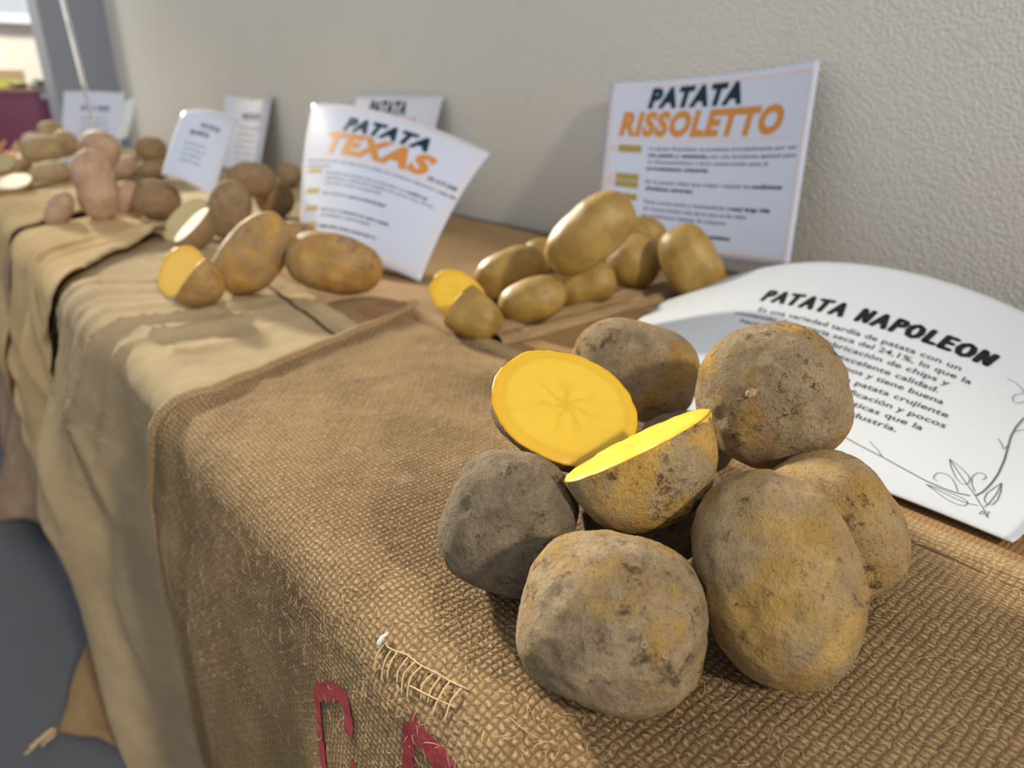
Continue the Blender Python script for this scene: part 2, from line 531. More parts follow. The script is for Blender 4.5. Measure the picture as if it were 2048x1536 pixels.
cbox('body', (cx0, -0.7, FLOOR), (cx1, 1.0, 0.255), M['maroon'])
cbox('top_rail', (cx0, -0.71, 0.255), (cx1 + .01, 1.01, 0.278), M['maroon'], 0.003)
cbox('wooden_edge', (cx0, -0.72, 0.278), (cx1 + .02, 1.02, 0.297), M['tray_wood'], 0.003)
tag(cbox('label_card', (cx1 + .011, 0.74, 0.236), (cx1 + .014, 0.835, 0.272), M['card']), 'small white label card')
lp = tag(empty('lime_packet', (-5.7, 0.62, 0.297)), 'lime green and kraft packet standing on the maroon counter', 'packet')
box('bag', (-.03, -.085, 0), (.03, .085, .10), M['lime'], lp, 0.012)
box('band', (-.032, -.087, .055), (.032, .087, .112), M['kraft'], lp, 0.012)
pp = tag(empty('potted_herb', (-5.65, 0.80, 0.297)), 'low tray of dark green leaves on the maroon counter', 'plant')
box('tray', (-.04, -.08, 0), (.04, .10, .025), M['dark_item'], pp, 0.004)
rnd = random.Random(5)
for k in range(26):
    bm = bmesh.new()
    bmesh.ops.create_icosphere(bm, subdivisions=1, radius=1)
    c = Vector((rnd.uniform(-.03, .03), rnd.uniform(-.07, .09), rnd.uniform(.022, .045)))
    rot = Quaternion((rnd.random(), rnd.random(), rnd.random()), rnd.uniform(0, 6)).to_matrix()
    for v in bm.verts:
        v.co = c + rot @ Vector((v.co.x * .018, v.co.y * .010, v.co.z * .003))
    me = bpy.data.meshes.new('leaf')
    bm.to_mesh(me)
    bm.free()
    link_mesh('leaf', me, M['leaf'], pp)
bt = tag(empty('dark_dish', (-5.62, 0.66, 0.297)), 'small dark dish between the lime packet and the leaves on the counter', 'dish')
vs, fs = tube_arrays([(0, 0, 0), (0, 0, .006), (0, 0, .02), (0, 0, .024)], [.03, .04, .055, .056], 20)
link_mesh('bowl', from_arrays('bowl', vs, fs), M['dark_item'], bt)
vs, fs = tube_arrays([(0, 0, .024), (0, 0, .036), (0, 0, .042)], [.045, .03, .008], 14)
link_mesh('heap', from_arrays('heap', vs, fs), M['pale_flesh'], bt)

# the long table
tb = tag(empty('display_table', (-1.8, 0.55, FLOOR)), 'long dark display table covered with jute sacks along the plaster wall', 'table')


def tbox(name, lo, hi, mat, bevel=0.0):
    c = Vector(tb.location)
    return box(name, Vector(lo) - c, Vector(hi) - c, mat, tb, bevel)


tbox('table_top', (-4.4, 0.150, -0.032), (0.7, 0.962, -0.002), M['table_wood'], 0.004)
tbox('apron', (-4.3, 0.20, -0.13), (0.6, 0.225, -0.033), M['navy'])
tbox('added_dark_panel', (-4.3, 0.80, FLOOR + .02), (0.6, 0.82, -0.033), M['navy'])  # added panel, makes the gaps between the sacks read as shade
for lx in (-4.2, -2.75, -1.95, -0.5, 0.55):
    for ly in (0.21, 0.78):
        tbox('leg', (lx - .02, ly, FLOOR), (lx + .02, ly + .04, -0.032), M['steel'])


# ------------------------------------------------------------------ jute sacks draped over the table edge
class Cloth:
    """a sack in table coordinates: x along the table, s inward from the rounded front edge (negative: over the edge and down)"""

    def __init__(self, z0, yf, r, disp, flare=0.0, flare_len=0.25):
        self.z0, self.yf, self.r, self.disp, self.fl, self.fln = z0, yf, r, disp, flare, flare_len

    def P(self, x, s, off=0.0):
        x = np.asarray(x, float); s = np.asarray(s, float)
        r = self.r
        L = PI * r / 2
        ang = np.clip(-s / r, 0, PI / 2)
        d = np.maximum(-s - L, 0)
        y = self.yf + r + np.maximum(s, 0) - r * np.sin(ang)
        z = self.z0 - r * (1 - np.cos(ang)) - d
        y = y - (self.fl(x) if callable(self.fl) else self.fl) * (1 - np.exp(-d / self.fln))
        h = self.disp(x, s) + off
        return np.stack([x + 0 * s, y - np.sin(ang) * h, z + np.cos(ang) * h], -1)

    def build(self, name, mat, xl, xr, sb, sl, step, label, group=None, parent=None, thick=0.002):
        """xl, xr: functions of s; sb, sl: functions of u (back edge, low edge)"""
        smid = 0.0
        width = float(np.max(xr(np.array([0.0, .1])) - xl(np.array([0.0, .1]))))
        nu = max(8, int(width / step))
        nv = max(8, int((float(np.max(sb(np.array([0.5])))) - float(np.min(sl(np.array([0.5]))))) / step))
        U, V = np.meshgrid(np.linspace(0, 1, nu + 1), np.linspace(0, 1, nv + 1))
        S = sl(U) + (sb(U) - sl(U)) * V
        X = xl(S) + (xr(S) - xl(S)) * U
        P = self.P(X, S).reshape(-1, 3)
        uv = np.stack([X, S], -1).reshape(-1, 2)
        i = np.arange(nu)[None, :] + (nu + 1) * np.arange(nv)[:, None]
        F = np.stack([i, i + 1, i + nu + 2, i + nu + 1], -1).reshape(-1, 4)
        me = bpy.data.meshes.new(name)
        me.vertices.add(len(P)); me.vertices.foreach_set('co', P.ravel())
        me.loops.add(F.size); me.loops.foreach_set('vertex_index', F.ravel())
        me.polygons.add(len(F))
        me.polygons.foreach_set('loop_start', np.arange(0, F.size, 4))
        me.polygons.foreach_set('loop_total', np.full(len(F), 4))
        lay = me.uv_layers.new(name='UVMap')
        lay.data.foreach_set('uv', uv[F.ravel()].astype(np.float32).ravel())
        me.update(calc_edges=True)
        me.validate()
        o = link_mesh(name, me, mat, parent)
        md = o.modifiers.new('thickness', 'SOLIDIFY')
        md.thickness = thick
        md.offset = -1
        if label:
            tag(o, label, 'sack', group)
        return o

    def band(self, name, path, w, h, mat, parent, off=0.0, n=9, sub=70, wob=0.0, seed=0):
        """a raised hem or fold running along a path of (x, s)"""
        pts = np.array(path, float)
        seg = np.r_[0, np.cumsum(np.hypot(*np.diff(pts, axis=0).T))]
        q = np.linspace(0, seg[-1], sub)
        x = np.interp(q, seg, pts[:, 0]); s = np.interp(q, seg, pts[:, 1])
        tx, ts = np.gradient(x), np.gradient(s)
        l = np.hypot(tx, ts); nx, ns = -ts / l, tx / l
        wb = wob * vnoise(q * 40, 0 * q, seed=seed)
        k = np.linspace(-1, 1, n)
        X = x[:, None] + (nx * (1))[:, None] * (k[None, :] * w / 2 + wb[:, None])
        S = s[:, None] + ns[:, None] * (k[None, :] * w / 2 + wb[:, None])
        H = off + h * np.sqrt(np.maximum(0, 1 - k[None, :] ** 2)) * (1 + .25 * vnoise(q * 60, 0 * q, seed=seed + 1))[:, None] - 0.0012
        P = self.P(X, S, H).reshape(-1, 3)
        uv = np.stack([X, S], -1).reshape(-1, 2)
        F = [(i * n + j, (i + 1) * n + j, (i + 1) * n + j + 1, i * n + j + 1) for i in range(sub - 1) for j in range(n - 1)]
        if nx[0] * 0 + (tx[0] * ns[0] - ts[0] * nx[0]) > 0:
            F = [f[::-1] for f in F]
        return link_mesh(name, from_arrays(name, P, F, uv), mat, parent)

    def strokes(self, name, lines, w, mat, parent, off=0.0007, seed=0):
        """flat printed strokes; each line a list of (x, s)"""
        vs, fs, uv = [], [], []
        for li, pts in enumerate(lines):
            pts = np.array(pts, float)
            seg = np.r_[0, np.cumsum(np.hypot(*np.diff(pts, axis=0).T))]
            m = max(6, int(seg[-1] / 0.0015))
            q = np.linspace(0, seg[-1], m)
            x = np.interp(q, seg, pts[:, 0]); s = np.interp(q, seg, pts[:, 1])
            tx, ts = np.gradient(x), np.gradient(s)
            l = np.hypot(tx, ts); nx, ns = -ts / l, tx / l
            ks = np.linspace(-.5, .5, 5)
            ww = w * (1 + .22 * vnoise(q * 350, 0 * q, seed=seed + li))
            X = x[:, None] + nx[:, None] * ks * ww[:, None]
            S = s[:, None] + ns[:, None] * ks * ww[:, None]
            b = sum(len(a) for a in vs)
            vs.append(self.P(X, S, off).reshape(-1, 3)); uv.append(np.stack([X, S], -1).reshape(-1, 2))
            fs += [(b + i * 5 + j, b + i * 5 + j + 1, b + (i + 1) * 5 + j + 1, b + (i + 1) * 5 + j) for i in range(m - 1) for j in range(4)]
        return link_mesh(name, from_arrays(name, np.concatenate(vs), fs, np.concatenate(uv)), mat, parent)


def const(v):
    return lambda a: np.full_like(np.asarray(a, float), v)


def table_fn(ss, xs):
    ss, xs = np.array(ss), np.array(xs)
    return lambda s: np.interp(np.asarray(s, float), ss, xs)


# bottom layer: brown sacks against the wall (s measured on the same table frame)
def rear_disp(seed, a):
    return lambda x, s: a * (1 + vnoise(x * 9, s * 9, seed=seed)) * .5 + .4 * a * (1 + vnoise(x * 5, s * 24, seed=seed + 1)) * .5


c_rear = Cloth(0.001, 0.127, 0.03, rear_disp(3, .003))
c_rear.build('jute_sack', M['jute_red'], const(-1.36), const(-0.48), lambda u: .765 + 0 * u, const(.14), .008,
             'brown jute sack lying against the wall under the smooth golden potatoes')
o = [c for c in COL.objects if c.name == 'jute_sack'][0]
c_rear.strokes('faded_print', [[(-.80, .275), (-.76, .30), (-.72, .285)], [(-.79, .245), (-.72, .25)]], .02, M['faded_red'], o)
c_rear2 = Cloth(0.001, 0.127, 0.03, rear_disp(7, .003))
c_rear2.build('jute_sack', M['jute_pale'], const(-2.45), const(-1.34), lambda u: .775 + 0 * u, const(.12), .012,
              'drab jute sack against the wall under the brown earthy potatoes')
c_rear3 = Cloth(0.001, 0.127, 0.03, rear_disp(9, .003))
c_rear3.build('jute_sack', M['jute_pale'], const(-4.3), const(-2.40), lambda u: .775 + 0 * u, const(.02), .02,
              'drab jute sack at the table end before the slate grey pillar')

# the sack under the white Napoleon sheet
c_right = Cloth(0.0045, 0.127, 0.03, lambda x, s: .0015 * (1 + vnoise(x * 8, s * 8, seed=12)))
so = c_right.build('jute_sack', M['jute_fine'], const(-.606), const(.5), lambda u: .735 - .02 * u, const(.15), .007,
                   'fine woven jute sack lying under the white information sheet')
c_right.band('hem', [(-.602, .285), (-.606, .48), (-.600, .715)], .026, .010, M['hem'], so, seed=4, wob=.001)
c_right.band('fold', [(-.566, .285), (-.572, .48), (-.568, .705)], .022, .009, M['hem'], so, seed=6, wob=.001)


# pale sack with the russet potatoes, hanging to the floor
def disp_pale(x, s):
    top = sstep(.26, -.01, s)
    w = x + .10 * np.sin(s * 5 + x * 3) * top
    rid = (1 - np.abs(vnoise(w * 21, s * 2.2 + 3, seed=21))) ** 1.2
    rid2 = 1 - np.abs(vnoise(w * 34, s * 3.0, seed=22))
    a = .0014 + .012 * top * sstep(-.30, -.01, s) + .0035 * sstep(0, -.1, s)
    hang = sstep(0, -.30, s)
    big = .030 * hang * (1 + np.sin(w * 30 + 2.6 * vnoise(x * 4, s * 2, seed=23))) + .036 * hang * (1 - np.abs(vnoise((x + .35 * s) * 11, s * 1.3, seed=27))) ** 3
    under = 1 - .96 * sstep(-.90, -.78, x + .10 * np.clip(-s, 0, .3) / .3 - .10 * sstep(-.02, .25, s) * 0)
    under = np.where(s > 0, 1 - .96 * sstep(-.80, -.68, x + .40 * s), under)
    under = under * (1 - .88 * sstep(-1.08, -1.20, x - .25 * np.clip(s, 0, .3)))
    return under * (a * (rid ** 2) + .4 * a * rid2 ** 2 + big * .8) + .0006 * vnoise(x * 60, s * 60, seed=24)


c_pale = Cloth(0.0045, 0.127, 0.036, disp_pale, lambda x: .038 * (1 - sstep(-1.02, -.84, x)) * (1 - .6 * sstep(-1.10, -1.22, x)) - .02 * sstep(-.9, -.75, x), .25)
po = c_pale.build('jute_sack', M['jute_pale'], table_fn([-.8, 0, .3], [-1.36, -1.5, -1.55]), table_fn([-.8, -.45, -.30, -.16, -.12], [-.84, -.81, -.78, -.70, -.50]),
                  lambda u: .232 - .045 * u + .004 * np.sin(u * 20), const(-.79), .006,
                  'pale worn jute sack hanging to the floor in long folds below the russet potatoes')
c_pale.band('hem', [(-1.4, .224), (-1.1, .213), (-.94, .208), (-.73, .190), (-.55, .186)], .024, .004, M['hem_pale'], po, seed=31, wob=.002)
c_pale.band('seam', [(-1.1, .188), (-.94, .184), (-.80, .168), (-.66, .158)], .007, .003, M['seam_shade'], po, seed=33, wob=.002)

# sandy sack with a lifted corner, left of the pale one


def disp_sand(x, s):
    top = sstep(.24, 0, s)
    rid = 1 - np.abs(vnoise((x + .9 * s) * 15, s * 2.0, seed=41))
    a = .002 + .010 * top
    hang = sstep(0, -.25, s)
    lift = .020 * np.exp(-(((x + 1.40) / .05) ** 2 + ((s - .155) / .05) ** 2))
    return a * rid ** 2 + .016 * hang * (1 + np.sin(x * 38 + 2 * vnoise(x * 5, s * 3, seed=43))) + lift + .004


c_sand = Cloth(0.0115, 0.120, 0.036, disp_sand, .035, .22)
sa = c_sand.build('jute_sack', M['jute_sand'], table_fn([-.5, -.1, 0, .2], [-1.62, -1.58, -1.60, -1.78]),
                  table_fn([-.5, -.12, -.03, 0, .05, .14, .19], [-1.24, -1.21, -1.15, -1.18, -1.28, -1.37, -1.42]),
                  lambda u: .205 - .02 * u + .004 * np.sin(u * 9), const(-.42), .006,
                  'sandy jute sack with a lifted corner between the pale sack and the pinkish potatoes')
c_sand.band('frayed_hem', [(-1.24, -.40), (-1.215, -.12), (-1.155, -.03), (-1.185, 0), (-1.285, .05), (-1.375, .14), (-1.42, .18)], .014, .004,
            M['hem_pale'], sa, seed=45, wob=.003)


def disp_far(seed, a=.006):
    def f(x, s):
        rid = 1 - np.abs(vnoise(x * 13, s * 2.0, seed=seed))
        hang = sstep(0, -.3, s)
        return a * rid ** 2 + .02 * hang * (1 + np.sin(x * 30 + 2 * vnoise(x * 5, s * 3, seed=seed + 1)))
    return f


c_4 = Cloth(0.016, 0.120, 0.036, disp_far(51), .03, .3)
s4 = c_4.build('jute_sack', M['jute_sand'], table_fn([-.5, 0, .2], [-2.5, -2.45, -2.5]), table_fn([-.5, -.05, 0, .06, .25], [-1.82, -1.70, -1.68, -1.76, -1.98]),
               lambda u: .24 + 0 * u, const(-.40), .009, 'sandy jute sack lying beyond the smallest pinkish potato, draped over the edge')
c_4.band('hem', [(-1.82, -.38), (-1.70, -.05), (-1.685, 0), (-1.765, .06), (-1.97, .23)], .014, .004, M['hem_pale'], s4, seed=53, wob=.003)
c_5 = Cloth(0.020, 0.118, 0.036, disp_far(61), .03, .3)
s5 = c_5.build('jute_sack', M['jute_sand'], const(-3.5), table_fn([-.4, 0, .05, .25], [-2.3, -2.25, -2.3, -2.56]), lambda u: .26 + 0 * u, const(-.35), .014,
               'sandy jute sack under the farthest tan potatoes and cut pieces')
c_5.band('hem', [(-2.3, -.33), (-2.255, 0), (-2.305, .05), (-2.555, .24)], .02, .007, M['hem_pale'], s5, seed=63, wob=.004)


# brown sack hanging behind, its lower corner flaring over the floor
def disp_brown(x, s):
    hang = sstep(-.1, -.7, s)
    low = sstep(-.42, -.76, s)
    return .012 * hang * (1 + np.sin(x * 19 + 1.0 + 2 * vnoise(x * 4, s * 2, seed=71))) + .105 * low * sstep(-1.68, -1.95, x) * (1 - .6 * sstep(-2.0, -2.4, x))


c_b = Cloth(0.0035, 0.126, 0.03, disp_brown, .040, .06)
c_b.build('jute_sack', M['jute_drab'], const(-2.5), const(-1.69), const(.15),
          lambda u: -.74 + .10 * (1 - u) + .025 * np.sin(u * 17), .010, 'drab stained sack hanging lowest at the far table end, its corner swept over the floor')


# near brown sack with the dusty potatoes
def disp_near(x, s):
    lo = .0011 * vnoise(x * 10, s * 10, seed=81) + .0006 * vnoise(x * 26, s * 26, seed=82)
    edge = sstep(.03, 0, x - (-.598 - .434 * np.maximum(s, 0)))
    soft = .004 * sstep(-.30, -.60, x) * (1 - np.abs(vnoise(x * 9 - s * 3, s * 3 + 1, seed=83))) * sstep(.3, .05, s)
    hang = sstep(0, -.25, s)
    fold = .009 * hang * (1 + np.sin(x * 21 + 1.6 * vnoise(x * 4, s * 2.5, seed=84)))
    back = .0035 * sstep(.022, .002, .290 - .030 * np.clip((x + .72) / 1.06, 0, 1) - s)
    return lo + .0065 * edge + back + soft + fold + .0003 * vnoise(x * 160, s * 160, seed=85)


c_near = Cloth(0.0085, 0.119, 0.032, disp_near, .020, .2)
near_xl = table_fn([-.60, -.41, -.205, -.12, -.06, 0, .30], [-.565, -.600, -.648, -.650, -.630, -.598, -.728])
near_sb = lambda u: .290 - .030 * u + .0015 * np.sin(u * 31)
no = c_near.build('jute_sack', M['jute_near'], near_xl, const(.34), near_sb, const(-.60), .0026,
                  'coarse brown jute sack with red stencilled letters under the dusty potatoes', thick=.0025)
c_near.band('hem', [(-.561, -.59), (-.596, -.41), (-.644, -.205), (-.646, -.12), (-.626, -.06), (-.594, 0), (-.722, .287)], .014, .0045, M['hem'], no, seed=91, wob=.0012)
c_near.band('hem', [(-.722, .284), (-.55, .278), (-.30, .272), (0, .264), (.3, .256)], .016, .0030, M['hem'], no, seed=93, wob=.0008)
c_near.band('seam', [(-.70, .268), (-.55, .264), (-.30, .258), (0, .250), (.3, .242)], .0034, .0016, M['seam_shade'], no, seed=95, wob=.0010)
LTR = 0.0098
c_near.strokes('red_letter', [[(-.270, -.090), (-.273, -.080), (-.277, -.073), (-.288, -.076), (-.300, -.085), (-.315, -.096), (-.314, -.106),
                               (-.308, -.122), (-.302, -.135), (-.294, -.141), (-.283, -.137), (-.268, -.120), (-.261, -.110), (-.262, -.101)]], LTR, M['red_print'], no, seed=3)
c_near.strokes('red_letter', [[(-.217, -.043), (-.2155, -.056), (-.212, -.072), (-.210, -.095)], [(-.217, -.043), (-.200, -.043), (-.184, -.043), (-.160, -.045)],
                              [(-.211, -.080), (-.172, -.046)]], LTR, M['red_print'], no, seed=8)
# loose fibres of the coarse sack, far too many to count
rng = np.random.default_rng(11)
vs, fs, nb = [], [], 0
K = 4200
fx = rng.uniform(-.60, .06, K); fsx = np.where(rng.random(K) < .8, rng.uniform(-.06, .27, K), rng.uniform(-.2, .0, K))
for k in range(K):
    L = rng.uniform(.003, .010) if rng.random() > .06 else rng.uniform(.012, .028)
    a = rng.uniform(0, 2 * PI)
    bend = rng.uniform(-1.2, 1.2)
    q = np.linspace(0, 1, 5)
    aa = a + bend * q
    X = fx[k] + np.cumsum(np.cos(aa)) * L / 5
    S = fsx[k] + np.cumsum(np.sin(aa)) * L / 5
    H = .0004 + np.sin(q * PI * rng.uniform(.4, 1.0)) * rng.uniform(.0004, .0022)
    P = c_near.P(X, S, H)
    v, f = tube_arrays(P, [.00010, .00014, .00014, .00011, .00005], 3, nb)
    vs += v; fs += f; nb += len(v)
tag(link_mesh('loose_fibres', from_arrays('loose_fibres', vs, fs), M['thread'], no), kind='stuff')

# the worn patch where single threads lie bare beside the letters
TH = [[(-.257, -.026), (-.248, -.0255), (-.238, -.022), (-.228, -.021), (-.216, -.018), (-.208, -.0165), (-.198, -.0135)]]
for i in range(10):
    x = -.254 + i * .0058 + .001 * math.sin(i * 2.3)
    s0 = -.026 + i * .0012
    TH.append([(x, s0), (x + .0012 * math.sin(i), s0 - .007), (x + .002, s0 - .013 - .002 * math.sin(i * 1.7))])
TH.append([(-.226, -.030), (-.212, -.0265), (-.198, -.0225)])
for p in TH:
    p = np.array(p)
    q = np.linspace(0, len(p) - 1, 16)
    X = np.interp(q, range(len(p)), p[:, 0]); S = np.interp(q, range(len(p)), p[:, 1])
    tube('pulled_thread', c_near.P(X, S, .0009 + .0006 * np.sin(q * 2)), .00042, M['thread'], no, 5)
tube('white_lint', c_near.P(np.array([-.2575, -.2565, -.256, -.255]), np.array([-.029, -.027, -.024, -.021]), np.array([.0006, .002, .0028, .002])), [.0006, .0012, .001, .0004], M['white_tuft'], no, 6)

# crumpled sack corner trailing on the floor with a frayed tip
tip = np.array([-1.175, -.030, .004])
A = np.array([-1.30, .075, .10]); B = np.array([-1.02, .075, .004]); D = np.array([-1.18, .26, .06])
n = 26
vs, fs, uv = [], [], []
for i in range(n + 1):
    for j in range(n + 1):
        u, w = i / n, j / n
        p = (1 - u) * (1 - w) * tip + u * (1 - w) * B + (1 - u) * w * A + u * w * D
        h = .012 * (1 + float(vnoise(u * 4 + w * 2, w * 5, seed=5))) * (.2 + .8 * math.sin(PI * min(1, u + w)) ** 2 if u + w < 1 else .5)
        vs.append((p[0], p[1], FLOOR + p[2] + h)); uv.append((u * .3, w * .3))
for i in range(n):
    for j in range(n):
        k = i * (n + 1) + j
        fs.append((k, k + n + 1, k + n + 2, k + 1))
fl = tag(link_mesh('jute_sack', from_arrays('jute_sack', vs, fs, uv), M['jute_red']), 'small brown sack corner with a frayed tip trailing on the grey floor', 'sack')
md = fl.modifiers.new('thickness', 'SOLIDIFY'); md.thickness = .003
for k in range(5):
    q = [tip + np.array([0, 0, FLOOR + .012])]
    for i in range(4):
        q.append(q[-1] + np.array([.004 + .004 * math.sin(k * 2 + i), -.012 + .002 * k, .003 * math.sin(i * 2 + k) - .001]))
    tube('frayed_strand', q, .0022, M['thread'], fl, 6)


# ------------------------------------------------------------------ potatoes: centre, half axes, rotation
WHOLE = {
    'nap_A': ((-0.1586,0.1843,0.0466), (0.0390,0.0359,0.0351), (0.8705,0.3848,0.1764,0.2509)),
    'nap_B': ((-0.1261,0.2538,0.0535), (0.0475,0.0353,0.0350), (0.8347,0.3221,0.3337,-0.2969)),
    'nap_C': ((-0.2427,0.1977,0.0469), (0.0365,0.0345,0.0352), (0.4343,0.4708,-0.0792,0.7639)),
    'nap_D': ((-0.1357,0.3232,0.0465), (0.0395,0.0321,0.0319), (0.8421,0.4014,0.2963,-0.2047)),
    'nap_I': ((-0.2080,0.2695,0.0424), (0.0399,0.0303,0.0317), (0.7751,0.4815,0.0883,0.3995)),
    'nap_J': ((-0.2548,0.3578,0.0346), (0.0324,0.0231,0.0237), (0.7773,0.5178,0.1082,0.3404)),
    'nap_E': ((-0.1963,0.3516,0.0907), (0.0420,0.0419,0.0369), (0.7253,0.5622,0.0045,0.3973)),
    'nap_F': ((-0.3164,0.3734,0.0665), (0.0464,0.0353,0.0353), (0.8009,0.5062,0.2612,0.1847)),
    'ris_1': ((-0.5676,0.5773,0.1063), (0.0566,0.0336,0.0336), (0.5623,0.6421,0.0192,0.5207)),
    'ris_2': ((-0.6999,0.5710,0.0380), (0.0477,0.0319,0.0325), (0.6390,0.5988,0.1650,0.4538)),
    'ris_3': ((-0.5998,0.5220,0.0320), (0.0402,0.0263,0.0266), (0.6614,0.5851,0.1595,0.4413)),
    'ris_4': ((-0.6199,0.6216,0.0298), (0.0424,0.0249,0.0253), (0.6951,0.5890,0.1773,0.3722)),
    'ris_5': ((-0.6295,0.7282,0.0431), (0.0374,0.0362,0.0369), (0.4846,0.6177,-0.1159,0.6085)),
    'ris_6': ((-0.6532,0.7759,0.0742), (0.0291,0.0216,0.0216), (0.7511,0.5625,0.3135,0.1455)),
    'ris_7': ((-0.5440,0.7379,0.0543), (0.0504,0.0344,0.0368), (0.7624,0.4235,0.4651,-0.1520)),
    'ris_8': ((-0.7912,0.7117,0.0289), (0.0338,0.0259,0.0266), (0.7070,0.5777,0.2541,0.3190)),
    'tex_1': ((-0.9351,0.3272,0.0577), (0.0602,0.0391,0.0282), (0.4046,0.6215,0.1360,0.6569)),
    'tex_2': ((-0.8592,0.4036,0.0471), (0.0623,0.0396,0.0294), (0.7052,0.4822,0.4036,0.3275)),
    'tex_3': ((-1.1267,0.4656,0.0336), (0.0372,0.0291,0.0304), (0.6813,0.4900,0.4154,0.3510)),
    'agr_1': ((-1.3522,0.4389,0.0570), (0.0541,0.0383,0.0249), (0.2012,0.6572,-0.0286,0.7258)),
    'agr_2': ((-1.4672,0.5271,0.0951), (0.0469,0.0346,0.0346), (0.6137,0.5422,0.3957,0.4157)),
    'agr_3': ((-1.5400,0.5985,0.0458), (0.0422,0.0403,0.0427), (0.7480,0.2744,0.6028,0.0423)),
    'agr_4': ((-2.0759,0.8582,0.0376), (0.0361,0.0336,0.0365), (0.6206,0.5541,0.3820,0.4023)),
    'pnk_1': ((-1.6492,0.2821,0.0863), (0.0681,0.0382,0.0287), (0.0573,0.6690,-0.0617,0.7385)),
    'pnk_2': ((-1.7716,0.3234,0.1451), (0.0396,0.0417,0.0417), (0.6881,0.3353,0.5987,0.2357)),
    'pnk_3': ((-1.6407,0.2088,0.0462), (0.0386,0.0224,0.0299), (0.2662,0.6440,0.1554,0.7002)),
    'pnk_4': ((-1.7506,0.3518,0.0450), (0.0389,0.0258,0.0262), (0.2233,0.6619,0.0701,0.7121)),
    'pnk_5': ((-1.6260,0.3832,0.0508), (0.0459,0.0421,0.0453), (0.6680,0.4265,0.5088,0.3362)),
    'pnk_9': ((-1.8031,0.3085,0.0486), (0.0337,0.0348,0.0348), (0.5839,0.4965,0.4459,0.4623)),
    'pnk_6': ((-2.5731,0.5390,0.0425), (0.0482,0.0334,0.0334), (0.4429,0.6138,0.2896,0.5858)),
    'pnk_7': ((-2.4862,0.5967,0.0999), (0.0457,0.0375,0.0375), (0.6140,0.4930,0.4771,0.3903)),
    'pnk_8': ((-2.4808,0.5937,0.0413), (0.0541,0.0348,0.0402), (0.5453,0.5591,0.3829,0.4934)),
    'far_1': ((-2.6501,0.3293,0.1012), (0.0590,0.0409,0.0409), (0.5317,0.5267,0.4414,0.4951)),
    'far_2': ((-2.9565,0.4067,0.1420), (0.0396,0.0318,0.0318), (0.5477,0.5182,0.4620,0.4670)),
    'far_3': ((-2.7316,0.4058,0.1105), (0.0385,0.0410,0.0410), (0.6573,0.3789,0.5755,0.3053)),
    'far_4': ((-2.4582,0.3121,0.0468), (0.0526,0.0337,0.0411), (0.4976,0.5527,0.3920,0.5415)),
    'far_5': ((-2.9129,0.2872,0.0380), (0.0392,0.0257,0.0314), (0.5104,0.5326,0.4246,0.5250)),
    'far_6': ((-2.8609,0.3370,0.1165), (0.0389,0.0265,0.0265), (0.5043,0.5479,0.4203,0.5185)),
}
HALVES = {
    'nap_G': ((-0.2613,0.2527,0.0905), (0.0422,0.0377,0.0264), (0.2169,-0.2447,0.1561,-0.9321)),
    'nap_H': ((-0.1990,0.2381,0.0943), (0.0377,0.0245,0.0412), (0.3751,0.2866,-0.0238,-0.8812)),
    'ris_h1': ((-0.6657,0.4624,0.0340), (0.0373,0.0268,0.0234), (0.0544,-0.2824,0.4476,-0.8467)),
    'ris_h2': ((-0.6149,0.4329,0.0364), (0.0273,0.0229,0.0491), (0.7405,-0.1055,-0.5479,0.3746)),
    'tex_h1': ((-0.9842,0.2463,0.0378), (0.0410,0.0257,0.0249), (0.8619,-0.0384,0.4016,-0.3074)),
    'tex_h2': ((-0.8952,0.2337,0.0467), (0.0343,0.0241,0.0397), (0.2962,0.3437,0.2192,-0.8638)),
    'agr_h1': ((-1.4295,0.3813,0.0342), (0.0555,0.0260,0.0281), (0.7694,-0.1816,0.4529,-0.4123)),
    'agr_h2': ((-1.3036,0.3553,0.0456), (0.0430,0.0258,0.0412), (0.5467,0.1744,-0.2604,0.7764)),
    'far_h1': ((-2.3277,0.2100,0.0428), (0.0651,0.0385,0.0263), (0.9812,0.0137,0.0982,-0.1654)),
    'far_h2': ((-2.7168,0.2241,0.0636), (0.0419,0.0323,0.0303), (0.9081,-0.1360,0.2585,-0.3000)),
}


_ICO = {}


def ico(sub):
    if sub not in _ICO:
        bm = bmesh.new()
        bmesh.ops.create_icosphere(bm, subdivisions=sub, radius=1)
        v = np.array([x.co[:] for x in bm.verts]); f = [[x.index for x in p.verts] for p in bm.faces]
        bm.free()
        _ICO[sub] = (v / np.linalg.norm(v, axis=1)[:, None], f)
    return _ICO[sub]


def fbm(p, scale, seed, octv=3):
    o, a = 0, 1.0
    for k in range(octv):
        o = o + a * vnoise(p[:, 0] * scale + 7.3, p[:, 1] * scale, p[:, 2] * scale, seed + k)
        a *= .5; scale *= 2.1
    return o


